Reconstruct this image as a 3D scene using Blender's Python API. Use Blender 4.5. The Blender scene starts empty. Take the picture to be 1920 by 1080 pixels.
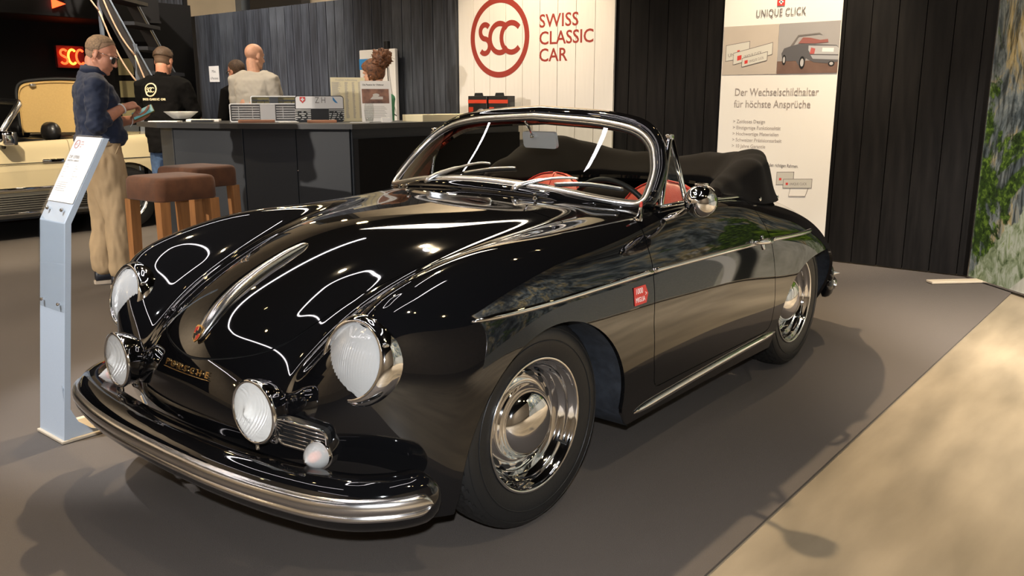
import bpy, bmesh, math, random
import numpy as np
from mathutils import Vector, Matrix, Euler
random.seed(7); rng=np.random.default_rng(7)
S=bpy.context.scene; COL=S.collection; PI=math.pi; R=math.radians

# ------------------------------------------------------------------ camera, world, exposure, lights
# the exhibition stand is laid out along the black car: +X its nose, +Y its left side, origin under the front axle
cd=bpy.data.cameras.new('camera'); cam=bpy.data.objects.new('camera',cd); COL.objects.link(cam); S.camera=cam
cam.location=(1.9214,2.1877,1.281); cd.sensor_width=36; cd.lens=36*1592/1920; cd.clip_end=100
cam.rotation_euler=Vector((-0.77582621*math.cos(R(12.4)),-0.63094666*math.cos(R(12.4)),-math.sin(R(12.4)))).to_track_quat('-Z','Y').to_euler()
W=bpy.data.worlds.new('hall_air'); S.world=W; W.use_nodes=True
W.node_tree.nodes['Background'].inputs[0].default_value=(1,.93,.86,1); W.node_tree.nodes['Background'].inputs[1].default_value=.05
S.view_settings.view_transform='Standard'; S.view_settings.look='None'; S.view_settings.exposure=0.30; S.view_settings.gamma=1; S.view_settings.use_curve_mapping=False
def lamp(name,kind,loc,to,power,col,size=.1,angle=60,blend=.5):
    l=bpy.data.lights.new(name,kind); l.energy=power; l.color=col
    if kind=='SPOT': l.spot_size=R(angle); l.spot_blend=blend; l.shadow_soft_size=size
    elif kind=='AREA': l.size=size
    else: l.shadow_soft_size=size
    o=bpy.data.objects.new(name,l); COL.objects.link(o); o.location=loc
    o.rotation_euler=(Vector(to)-Vector(loc)).to_track_quat('-Z','Y').to_euler(); return o
WARM=(1,.78,.5); WHITE=(1,.93,.85)
SPOTS=[ # hall spotlights hung from the truss, plus added fill spots: position, target, watts, colour, cone
 ((-1.9,-1.3,4.6),(-1.2,.3,0),900,WARM,75),
 ((-.6,-1.9,4.6),(-.2,-1.2,0),260,WARM,60),
 ((-3.83,-2.93,3.4),(-5.05,-3.25,1.5),190,(1,.80,.56),82),
 ((-3.5,.30,3.75),(-5.05,-.75,1.0),440,(1,.84,.62),52),
 ((-1.4,-5.0,4.4),(-3.2,-5.2,1.2),380,(1,.86,.66),70),
 ((-2.3,-6.9,4.4),(-5.05,-8.2,1.6),900,WHITE,80),
 ((-.2,-4.6,4.4),(-.9,-4.4,.6),280,WARM,70),
 ((1.0,-2.7,4.4),(-1.3,-6.5,.75),1300,(1,.86,.64),44),  # added fill spot for the roadster's side
 ((-3.4,1.0,4.6),(-3.9,.9,0),230,WARM,70),
 ((.4,3.2,4.8),(.1,2.9,0),200,(1,.86,.66),80),
 ((.1,3.5,4.6),(-3.45,2.5,1.0),2300,WHITE,40),
 ((-1.0,4.6,4.4),(-2.2,3.7,.8),2000,WHITE,58),
 ((5.8,-3.2,2.75),(-.4,-3.4,.5),1250,(1,.92,.82),40),  # added front fill for the man and the left side
 ((2.3,-1.7,4.6),(.45,-1.2,.9),1000,(.94,.96,1),24),  # extra spot, put in to brighten the info stand
]
for i,(p,t,w,c,a) in enumerate(SPOTS): lamp('spotlight_beam','SPOT',p,t,w,c,.05,a,.6)
lamp('camera_flash','POINT',(1.93,2.20,1.42),(0,0,.6),225,(.93,.96,1),.02)
# added lights for fill and reflections (they face the walls, above the stand)
lamp('hall_fill','AREA',(-7.0,-6.5,6.6),(-8.6,-6.5,3.2),420,(1,.86,.66),3)
lamp('hall_fill','AREA',(8.6,-2,6.6),(12,-2,2.5),190,(1,.88,.74),4)
lamp('hall_fill','AREA',(5.0,8.4,6.6),(5.0,12,2.5),130,(1,.9,.78),4)
lamp('hall_fill','AREA',(6.5,-9.5,6.6),(6.5,-13,2.8),500,(1,.88,.74),4)

# ------------------------------------------------------------------ helpers
def tag(o,label=None,cat=None,group=None,kind=None):
    if label: o['label']=label
    if cat: o['category']=cat
    if group: o['group']=group
    if kind: o['kind']=kind
    return o
def obj(name,V,F,mat,parent=None,smooth=False,normals=None,loc=None,rot=None,matidx=None,auto=None):
    me=bpy.data.meshes.new(name); me.from_pydata([tuple(map(float,v)) for v in V],[],[tuple(map(int,f)) for f in F])
    for m in (mat if isinstance(mat,(list,tuple)) else [mat]): me.materials.append(m)
    if matidx is not None: me.polygons.foreach_set('material_index',np.array(matidx,dtype=np.int32))
    if smooth: me.polygons.foreach_set('use_smooth',np.ones(len(me.polygons),bool))
    if auto is not None: me.polygons.foreach_set('use_smooth',np.ones(len(me.polygons),bool)); me.set_sharp_from_angle(angle=R(auto))
    me.update()
    if normals is not None: me.normals_split_custom_set_from_vertices([tuple(map(float,n)) for n in normals])
    o=bpy.data.objects.new(name,me); COL.objects.link(o)
    if parent is not None: o.parent=parent
    if loc is not None: o.location=loc
    if rot is not None: o.rotation_euler=rot
    return o
def empty(name,loc=(0,0,0),rz=0,label=None,cat=None,group=None):
    o=bpy.data.objects.new(name,None); COL.objects.link(o); o.location=loc; o.rotation_euler=(0,0,rz); o.empty_display_size=.1
    return tag(o,label,cat,group)
class MB:
    def __init__(s): s.V=[];s.F=[];s.M=[]
    def add(s,V,F,m=0):
        n=len(s.V); s.V+= [tuple(v) for v in V]; s.F+=[tuple(i+n for i in f) for f in F]; s.M+=[m]*len(F); return s
    def box(s,c,d,rz=0,m=0,mat=None):
        x,y,z=[q/2 for q in d]; P=[Vector((a*x,b*y,e*z)) for a in(-1,1) for b in(-1,1) for e in(-1,1)]
        M=mat if mat else Matrix.Rotation(rz,3,'Z'); P=[M@p+Vector(c) for p in P]
        return s.add(P,[(0,1,3,2),(4,6,7,5),(0,4,5,1),(2,3,7,6),(0,2,6,4),(1,5,7,3)],m)
    def rbox(s,c,d,r=.01,seg=2,rz=0,mat=None):
        bm=bmesh.new(); bmesh.ops.create_cube(bm,size=1)
        for v in bm.verts: v.co=Vector((v.co.x*d[0],v.co.y*d[1],v.co.z*d[2]))
        bmesh.ops.bevel(bm,geom=bm.edges[:],offset=min(r,min(d)*.49),segments=seg,profile=.5,affect='EDGES')
        M=mat if mat else Matrix.Rotation(rz,3,'Z')
        V=[M@v.co+Vector(c) for v in bm.verts]; bm.verts.index_update(); F=[[v.index for v in f.verts] for f in bm.faces]; bm.free(); return s.add(V,F)
    def tube(s,pts,r,n=10,caps=True,flat=None):
        V,F=tubemesh(pts,r,n,caps,flat); return s.add(V,F)
    def lathe(s,prof,n=32,axis='Z',c=(0,0,0),M=None,closed=False):
        V,F=lathemesh(prof,n,closed)
        if M is None: M={'Z':Matrix.Identity(3),'X':Matrix(((0,0,1),(0,1,0),(-1,0,0))),'Y':Matrix(((1,0,0),(0,0,1),(0,-1,0)))}[axis]
        return s.add([M@Vector(v)+Vector(c) for v in V],F)
    def prism(s,poly,h,M=None,c=(0,0,0)):
        n=len(poly); V=[Vector((p[0],p[1],0)) for p in poly]+[Vector((p[0],p[1],h)) for p in poly]
        F=[tuple(range(n))[::-1],tuple(range(n,2*n))]+[(i,(i+1)%n,n+(i+1)%n,n+i) for i in range(n)]
        M=M or Matrix.Identity(3); return s.add([M@v+Vector(c) for v in V],F)
    def go(s,name,mat,parent=None,smooth=False,auto=None,**k): return obj(name,s.V,s.F,mat,parent,smooth=smooth,auto=auto,matidx=s.M if isinstance(mat,(list,tuple)) else None,**k)
def frames(pts):
    P=[Vector(p) for p in pts]; T=[]
    for i in range(len(P)):
        a=P[max(i-1,0)];b=P[min(i+1,len(P)-1)]; t=(b-a); T.append(t.normalized() if t.length>1e-9 else Vector((0,0,1)))
    up=Vector((0,0,1)) if abs(T[0].z)<.9 else Vector((1,0,0))
    n=(up-T[0]*up.dot(T[0])).normalized(); out=[]
    for t in T:
        n=(n-t*n.dot(t)).normalized(); out.append((t,n,t.cross(n)))
    return P,out
def tubemesh(pts,r,n=10,caps=True,flat=None):
    P,fr=frames(pts); m=len(P); rs=r if isinstance(r,(list,tuple)) else [r]*m; V=[];F=[]
    for p,(t,a,b),q in zip(P,fr,rs):
        ra,rb=(q if isinstance(q,(list,tuple)) else (q,q))
        for k in range(n):
            h=2*PI*k/n; V.append(p+a*math.cos(h)*ra+b*math.sin(h)*rb)
    for i in range(m-1):
        for k in range(n): F.append((i*n+k,i*n+(k+1)%n,(i+1)*n+(k+1)%n,(i+1)*n+k))
    if caps:
        F.append(tuple(range(n))[::-1]); F.append(tuple(range((m-1)*n,m*n)))
    return V,F
def lathemesh(prof,n=32,closed=False):
    V=[];F=[];m=len(prof)
    for r,z in prof:
        for k in range(n): h=2*PI*k/n; V.append((r*math.cos(h),r*math.sin(h),z))
    for i in range(m if closed else m-1):
        j=(i+1)%m
        for k in range(n): F.append((i*n+k,i*n+(k+1)%n,j*n+(k+1)%n,j*n+k))
    if not closed:
        if prof[0][0]>1e-6: pass
    return V,F
def loftmesh(rings,caps=True,closed=True):
    n=len(rings[0]);V=[p for r in rings for p in r];F=[]
    for i in range(len(rings)-1):
        for k in range(n if closed else n-1): F.append((i*n+k,i*n+(k+1)%n,(i+1)*n+(k+1)%n,(i+1)*n+k))
    if caps: F.append(tuple(range(n))[::-1]); F.append(tuple(range((len(rings)-1)*n,len(rings)*n)))
    return V,F
def cr(pts,k=8,closed=False):
    P=np.array(pts,float);n=len(P);out=[]
    for i in range(n if closed else n-1):
        g=lambda j:(P[j%n] if closed else P[min(max(j,0),n-1)])
        a,b,c,d=g(i-1),g(i),g(i+1),g(i+2)
        for u in np.arange(k)/k: out.append(.5*((2*b)+(c-a)*u+(2*a-5*b+4*c-d)*u*u+(3*b-a-3*c+d)*u**3))
    if not closed: out.append(P[-1])
    return np.array(out)
def rrect(w,h,r,n=5):
    out=[]
    for cx,cy,a in((w/2-r,h/2-r,0),(-w/2+r,h/2-r,90),(-w/2+r,-h/2+r,180),(w/2-r,-h/2+r,270)):
        for i in range(n+1): t=R(a+90*i/n); out.append((cx+r*math.cos(t),cy+r*math.sin(t)))
    return out
def plate(pts,h,mb,M,c): mb.prism(pts,h,M,c)
def axes(n): 
    n=Vector(n).normalized(); u=Vector((0,0,1)).cross(n).normalized(); v=n.cross(u); return Matrix((u,v,n)).transposed()
def basis_m(u,v):   # columns u, v, u x v
    u=Vector(u).normalized(); v=Vector(v); v=(v-u*v.dot(u)).normalized(); w=u.cross(v)
    return Matrix((u,v,w)).transposed()
def text(s,size,M,loc,mat,parent,name='lettering',bold=0,align='LEFT',ext=.0008,sx=1,space=1):
    c=bpy.data.curves.new(name,'FONT'); c.body=s; c.size=size; c.extrude=ext; c.offset=bold; c.align_x=align; c.resolution_u=3; c.space_character=space
    c.materials.append(mat); o=bpy.data.objects.new(name,c)
    COL.objects.link(o); dg=bpy.context.evaluated_depsgraph_get(); me=bpy.data.meshes.new_from_object(o.evaluated_get(dg)); bpy.data.objects.remove(o); o=bpy.data.objects.new(name,me); COL.objects.link(o)
    o.parent=parent; m=M.to_4x4(); o.matrix_local=Matrix.Translation(loc)@m@Matrix.Diagonal((sx,1,1,1)); return o

# ------------------------------------------------------------------ materials
def mat(name,col,rough=.5,metal=0,spec=.5,noise=0,scale=20,bump=0,bscale=60,emit=None,es=1,coat=0,sheen=0,stretch=(1,1,1),col2=None,aniso=None):
    m=bpy.data.materials.new(name); m.use_nodes=True; nt=m.node_tree; b=nt.nodes['Principled BSDF']
    b.inputs['Base Color'].default_value=(*col,1); b.inputs['Roughness'].default_value=rough; b.inputs['Metallic'].default_value=metal
    b.inputs['Specular IOR Level'].default_value=spec; b.inputs['Coat Weight'].default_value=coat; b.inputs['Coat Roughness'].default_value=.02
    if sheen: b.inputs['Sheen Weight'].default_value=sheen
    if noise or bump:
        tc=nt.nodes.new('ShaderNodeTexCoord'); mp=nt.nodes.new('ShaderNodeMapping'); mp.inputs['Scale'].default_value=stretch; nt.links.new(tc.outputs['Object'],mp.inputs[0])
    if noise:
        n=nt.nodes.new('ShaderNodeTexNoise'); n.inputs['Scale'].default_value=scale; n.inputs['Detail'].default_value=6; nt.links.new(mp.outputs[0],n.inputs[0])
        rp=nt.nodes.new('ShaderNodeValToRGB'); c2=col2 or tuple(q*(1-noise) for q in col)
        rp.color_ramp.elements[0].position=.3; rp.color_ramp.elements[1].position=.7
        rp.color_ramp.elements[0].color=(*c2,1); rp.color_ramp.elements[1].color=(*[q*(1+noise*.5) for q in col],1)
        nt.links.new(n.outputs[0],rp.inputs[0]); nt.links.new(rp.outputs[0],b.inputs['Base Color'])
    if bump:
        n=nt.nodes.new('ShaderNodeTexNoise'); n.inputs['Scale'].default_value=bscale; n.inputs['Detail'].default_value=4; nt.links.new(mp.outputs[0],n.inputs[0])
        bp=nt.nodes.new('ShaderNodeBump'); bp.inputs['Strength'].default_value=bump; bp.inputs['Distance'].default_value=.01; nt.links.new(n.outputs[0],bp.inputs['Height']); nt.links.new(bp.outputs[0],b.inputs['Normal'])
    if emit: b.inputs['Emission Color'].default_value=(*emit,1); b.inputs['Emission Strength'].default_value=es
    return m
def glassmat(name,tint=(1,1,1),ior=1.5,rough=0.0,diffuse=0,dcol=(1,1,1),boost=1):
    m=bpy.data.materials.new(name); m.use_nodes=True; nt=m.node_tree; nt.nodes.clear()
    out=nt.nodes.new('ShaderNodeOutputMaterial'); t=nt.nodes.new('ShaderNodeBsdfTransparent'); g=nt.nodes.new('ShaderNodeBsdfGlossy'); ge=nt.nodes.new('ShaderNodeNewGeometry'); dt=nt.nodes.new('ShaderNodeVectorMath'); dt.operation='DOT_PRODUCT'; mx=nt.nodes.new('ShaderNodeMixShader')
    t.inputs[0].default_value=(*tint,1); g.inputs['Roughness'].default_value=rough; nt.links.new(ge.outputs['Normal'],dt.inputs[0]); nt.links.new(ge.outputs['Incoming'],dt.inputs[1])
    def mth(op,a,b):
        n=nt.nodes.new('ShaderNodeMath'); n.operation=op
        for i,q in enumerate((a,b)):
            if isinstance(q,(int,float)): n.inputs[i].default_value=q
            else: nt.links.new(q,n.inputs[i])
        return n.outputs[0]
    f0=((ior-1)/(ior+1))**2*2; sch=mth('ADD',mth('MULTIPLY',mth('POWER',mth('SUBTRACT',1,mth('ABSOLUTE',dt.outputs['Value'],0)),5),1-f0),f0)   # two faces of a thin pane
    mu=nt.nodes.new('ShaderNodeMath'); mu.operation='MULTIPLY'; mu.use_clamp=True; mu.inputs[1].default_value=boost; nt.links.new(sch,mu.inputs[0])
    nt.links.new(mu.outputs[0],mx.inputs[0]); src=t
    if diffuse:
        d=nt.nodes.new('ShaderNodeBsdfDiffuse'); d.inputs[0].default_value=(*dcol,1); tr=nt.nodes.new('ShaderNodeBsdfTranslucent'); tr.inputs[0].default_value=(*dcol,1)
        a=nt.nodes.new('ShaderNodeAddShader'); m2=nt.nodes.new('ShaderNodeMixShader'); m2.inputs[0].default_value=diffuse
        nt.links.new(t.outputs[0],m2.inputs[1]); nt.links.new(d.outputs[0],m2.inputs[2]); src=m2
    nt.links.new(src.outputs[0],mx.inputs[1]); nt.links.new(g.outputs[0],mx.inputs[2]); nt.links.new(mx.outputs[0],out.inputs[0]); return m
M={}
M['paint']=mat('black_paint',(.0035,.0035,.004),.035,spec=.5,coat=.6)
M['chrome']=mat('chrome',(.82,.82,.83),.05,1)
M['brushed']=mat('brushed_aluminium',(.72,.71,.70),.22,1)
M['silver']=mat('satin_silver',(.78,.78,.78),.28,1)
M['rubber']=mat('tyre_rubber',(.012,.012,.012),.42,bump=.05,bscale=90)
M['blackplastic']=mat('black_rubber',(.01,.01,.01),.5)
M['liner']=mat('wheel_well_black',(.02,.024,.032),.75,noise=.5,scale=30,bump=.3,bscale=25)
M['cloth']=mat('black_brown_cloth',(.0052,.0039,.0030),1,spec=.2,sheen=.02,bump=.15,bscale=900,noise=.2,scale=8)
M['redleather']=mat('red_leather',(.42,.06,.035),.42,bump=.1,bscale=220)
M['darkred']=mat('dark_red_carpet',(.09,.012,.01),.9)
M['glass']=glassmat('windscreen_glass',(.86,.88,.85),1.5)
M['lens']=glassmat('ribbed_lens_glass',(.98,.98,.97),1.5,.02,diffuse=.38,dcol=(.97,.97,.95))
M['clear']=glassmat('clear_glass',(.97,.98,.98),1.45)
M['amber']=mat('amber_bulb',(.6,.12,.03),.2)
M['gold']=mat('gold_letter',(.85,.55,.22),.25,1)
M['reflector']=mat('lamp_reflector',(.93,.93,.91),.3,.25)
_nt=M['reflector'].node_tree; _w=_nt.nodes.new('ShaderNodeTexWave'); _w.inputs['Scale'].default_value=38; _w.bands_direction='Y'; _tc=_nt.nodes.new('ShaderNodeTexCoord'); _nt.links.new(_tc.outputs['Object'],_w.inputs[0])
_bp=_nt.nodes.new('ShaderNodeBump'); _bp.inputs['Strength'].default_value=.8; _bp.inputs['Distance'].default_value=.003; _nt.links.new(_w.outputs[1],_bp.inputs['Height']); _nt.links.new(_bp.outputs[0],_nt.nodes['Principled BSDF'].inputs['Normal'])
M['enamelred']=mat('red_enamel',(.45,.03,.02),.3)
M['whitevinyl']=mat('white_print',(.85,.85,.85),.5)
M['stickerred']=mat('red_sticker',(.62,.045,.035),.4)
# ------------------------------------------------------------------ setting
def concrete():
    m=mat('tan_concrete',(.27,.218,.150),.45,noise=.32,scale=2.6,bump=.04,bscale=40,stretch=(.55,2.2,1)); return m
M['concrete']=concrete()
M['carpet']=mat('grey_brown_carpet',(.102,.085,.073),.95,noise=.10,scale=380,bump=.5,bscale=700)
M['plank']=mat('shaded_timber',(.0078,.0066,.006),.6,spec=.15,noise=.55,scale=3.2,stretch=(7,7,.8),bump=.12,bscale=9)  # same wall's right planks; their weaker light is put into the colour
M['plankgrey']=mat('grey_black_timber',(.054,.060,.073),.46,noise=.7,scale=3.0,stretch=(7,7,.8),bump=.12,bscale=9)
M['blackwall']=mat('black_wall_paint',(.006,.0055,.0055),.8,spec=.15)
PG2=mat('grey_black_timber_dark',(.040,.044,.054),.5,noise=.7,scale=2.4,stretch=(8,8,.7),bump=.12,bscale=9); PG3=mat('grey_black_timber_pale',(.064,.070,.082),.46,noise=.6,scale=3.6,stretch=(6,6,.9),bump=.12,bscale=9)
M['white']=mat('white_boards',(.78,.74,.68),.6,noise=.03,scale=6,stretch=(6,6,.6))
M['maroon']=mat('maroon_print',(.30,.035,.022),.55)
M['cream_hall']=mat('cream_hall_panel',(.55,.46,.34),.7,noise=.1,scale=2)
M['darkgrey']=mat('dark_grey_steel',(.02,.02,.022),.45)
M['greysteel']=mat('grey_steel',(.16,.18,.21),.4,spec=.6)

mb=MB(); mb.box((0,0,-.06),(34,30,.1)); o=mb.go('floor',M['concrete']); tag(o,'tan polished concrete hall floor',None,None,'structure')
mb=MB(); mb.box((-.48,-3.97,-.005),(9.12,10.46,.009)); o=mb.go('carpet',M['carpet']); tag(o,'grey brown exhibition carpet under the black convertible','carpet')
mb=MB(); mb.box((0,0,7.6),(34,30,.1)); o=mb.go('ceiling',M['blackwall']); tag(o,None,None,None,'structure')
mb=MB(); mb.box((12.2,0,3.5),(.1,30,8)); tag(mb.go('wall_front',M['cream_hall']),kind='structure')
mb=MB(); mb.box((0,12.2,3.5),(34,.1,8)); tag(mb.go('wall_right',M['cream_hall']),kind='structure')
mb=MB(); mb.box((0,-13.2,3.5),(34,.1,8)); tag(mb.go('wall_far_left',M['cream_hall']),kind='structure')
# timber wall behind the stand
mb=MB(); mb.box((-5.12,-5.1,1.235),(.05,12.3,2.46)); back=mb.go('wall_back',M['blackwall']); tag(back,'dark vertical plank wall behind the stand',None,None,'structure')
y=1.02; pl={}
k=0
while y>-11.2:
    wv=.195 if y>-2.2 else [.172,.16,.178,.15,.168][k%5]
    if not(-4.2<y-wv/2<-2.24):
        dep=.022+.004*((k*37)%5)/5; mt=M['plank'] if y>-4.2 else (M['plankgrey'],PG2,PG3,M['plankgrey'],PG3,PG2,M['plankgrey'])[(k*5)%7]
        b=MB(); b.box((0,0,0),(dep,wv-(.007 if y>-2.2 else .010),2.47)); b.go('plank',mt,back,loc=(-5.095+dep/2,y-wv/2,1.237))
    k+=1; y-=wv
b=MB(); b.box((-5.04,-4.26,1.24),(.10,.10,2.48)); b.go('corner_batten',M['plankgrey'],back)
# white board sign with the round monogram
sign=empty('sign_wall',(-5.06,-3.22,0),0,'tall white board sign with maroon round monogram and three-line lettering','sign')
yy=-4.2
for i in range(9):
    wv=1.96/9; b=MB(); b.box((0,0,0),(.022,wv-.005,2.7)); b.go('board',M['white'],sign,loc=(.02,yy+wv/2+3.22,1.35)); yy+=wv
MW=basis_m((0,1,0),(0,0,1))   # text facing +X
ring=[];n=72
b=MB()
V=[];F=[]
for i in range(n):
    h=2*PI*i/n
    for r in(.335,.392):
        for x in (.0315,.034): V.append((x,math.cos(h)*r,math.sin(h)*r*1.02))
for i in range(n):
    a=i*4;c=((i+1)%n)*4
    F+=[(a+1,c+1,c+3,a+3),(a,a+2,c+2,c),(a,c,c+1,a+1),(a+2,a+3,c+3,c+2)]
b.add(V,F); b.go('monogram_ring',M['maroon'],sign,loc=(0,-.413,1.92))
def arcstroke(cx,cy,r,a0,a1,wd,n=18):
    P=[(cx+r*math.cos(R(a0+(a1-a0)*i/n)),cy+r*math.sin(R(a0+(a1-a0)*i/n))) for i in range(n+1)]; return P
def stroke(mb,P,w,x0,x1,sc=1,oy=0,oz=0,sy=1):
    n=len(P); L=[];
    for i in range(n):
        a=P[max(i-1,0)];c=P[min(i+1,n-1)]; dx,dy=c[0]-a[0],c[1]-a[1]; l=math.hypot(dx,dy) or 1
        nx,ny=-dy/l*w/2,dx/l*w/2; L.append(((P[i][0]+nx,P[i][1]+ny),(P[i][0]-nx,P[i][1]-ny)))
    V=[];F=[]
    for (p,q) in L:
        for x in (x0,x1):
            V.append((x,oy+p[0]*sc*sy,oz+p[1]*sc)); V.append((x,oy+q[0]*sc*sy,oz+q[1]*sc))
    for i in range(n-1):
        a=i*4;c=a+4; F+=[(a+2,a+3,c+3,c+2),(a,c,c+1,a+1),(a,a+2,c+2,c),(a+1,c+1,c+3,a+3)]
    F+=[(0,1,3,2),(4*n-4,4*n-2,4*n-1,4*n-3)]
    mb.add(V,F)
def scc(mb,x0,x1,oy,oz,sc,sy=1):
    s=arcstroke(-.82,.27,.27,40,262,0,16)+arcstroke(-.85,-.28,.28,82,-140,0,16)
    stroke(mb,s,.2,x0,x1,sc,oy,oz,sy)
    stroke(mb,arcstroke(.0,0,.55,42,318,0,24),.2,x0,x1+.0004,sc,oy,oz,sy)
    stroke(mb,arcstroke(.64,0,.55,42,318,0,24),.2,x0,x1+.0002,sc,oy,oz,sy)
b=MB(); scc(b,.0315,.034,-.405,1.915,.262,.92); b.go('monogram_letters',M['maroon'],sign)
for i,(t,sp) in enumerate((('SWISS',1.03),('CLASSIC',1.0),('CAR',1.0))):
    text(t,.176,MW,(.0315,.10,1.992-i*.162),M['maroon'],sign,ext=.001,sx=.99,space=sp,bold=.002)
# unlit hall seen over the top of the wall
b=MB(); b.box((-8.6,-7,2.6),(.1,16,5.2)); hall=b.go('wall_hall_back',M['cream_hall']); tag(hall,kind='structure')
for y0,wd,dd,mt in ((-14.35,.55,.3,M['darkgrey']),(-13.2,.5,.25,M['greysteel']),(-11.9,1.6,.2,M['darkgrey'])):
    b=MB(); b.box((-8.4,y0,2.6),(dd,wd,5.2)); b.go('column',mt,hall)
for z0 in (2.75,3.0,3.4):
    b=MB(); b.box((-8.5,-8.5,z0),(.14,6,.05)); b.go('rail',M['white'],hall)
# dark left side: black backdrop wall with gallery
b=MB(); b.box((2.3,-9.3,1.3),(14.5,.1,2.6)); left=b.go('wall_left',M['blackwall']); tag(left,kind='structure')
b=MB(); b.box((1.6,-8.9,2.55),(11.2,1.0,.62)); b.box((1.6,-8.4,2.26),(11.2,.06,.03)); gal=b.go('ceiling_gallery',mat('gallery_soffit',(.008,.007,.0065),.7,spec=.2)); tag(gal,kind='structure')
b=MB(); b.box((-5.0,-10.6,2.98),(.06,2.3,1.0)); up=b.go('wall_upper_left',M['blackwall']); tag(up,kind='structure')
for i in range(14):
    b=MB(); b.box((0,0,0),(.03,.155,1.0)); b.go('plank',M['plankgrey'],up,loc=(-4.95,-9.55-i*.165,2.98))
# glowing red neon sign
M['neon']=mat('red_neon',(.2,.01,.0),.4,emit=(1,.045,.01),es=5.5)
M['neonhot']=mat('orange_neon',(.3,.05,.0),.4,emit=(1,.16,.015),es=9)
neon=empty('neon_sign',(-3.19,-9.16,1.83),0,'glowing red orange neon sign in three letters on the dark wall','sign')
b=MB(); b.box((0,-.04,0),(.34,.06,.27)); b.go('back_plate',mat('neon_plate',(.12,.01,.008),.5),neon)
def neonstroke(P,name,mt):
    b=MB(); b.tube([(p[0],.035,p[1]) for p in P],.014,8); b.go(name,mt,neon,smooth=True)
sS=[(-p[0],p[1]) for p in arcstroke(-.105,.045,.04,30,270,0,10)+arcstroke(-.105,-.045,.042,90,-150,0,10)]
neonstroke(sS,'letter_s',M['neon'])
for cx in (-.0,.1): neonstroke([(-cx- .075*math.cos(R(a))*.7,.088*math.sin(R(a))) for a in range(50,311,20)][::1],'letter_c',M['neonhot'] if cx==0 else M['neon'])
b=MB(); b.prism([(0,.0),(.15,.05),(.15,-.06)][::-1],.02,basis_m((1,0,0),(0,0,1)),(-2.83,-8.36,2.385)); o=b.go('exit_light',M['neon']); tag(o,'small red wedge-shaped lamp above the neon sign','lamp')

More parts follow.
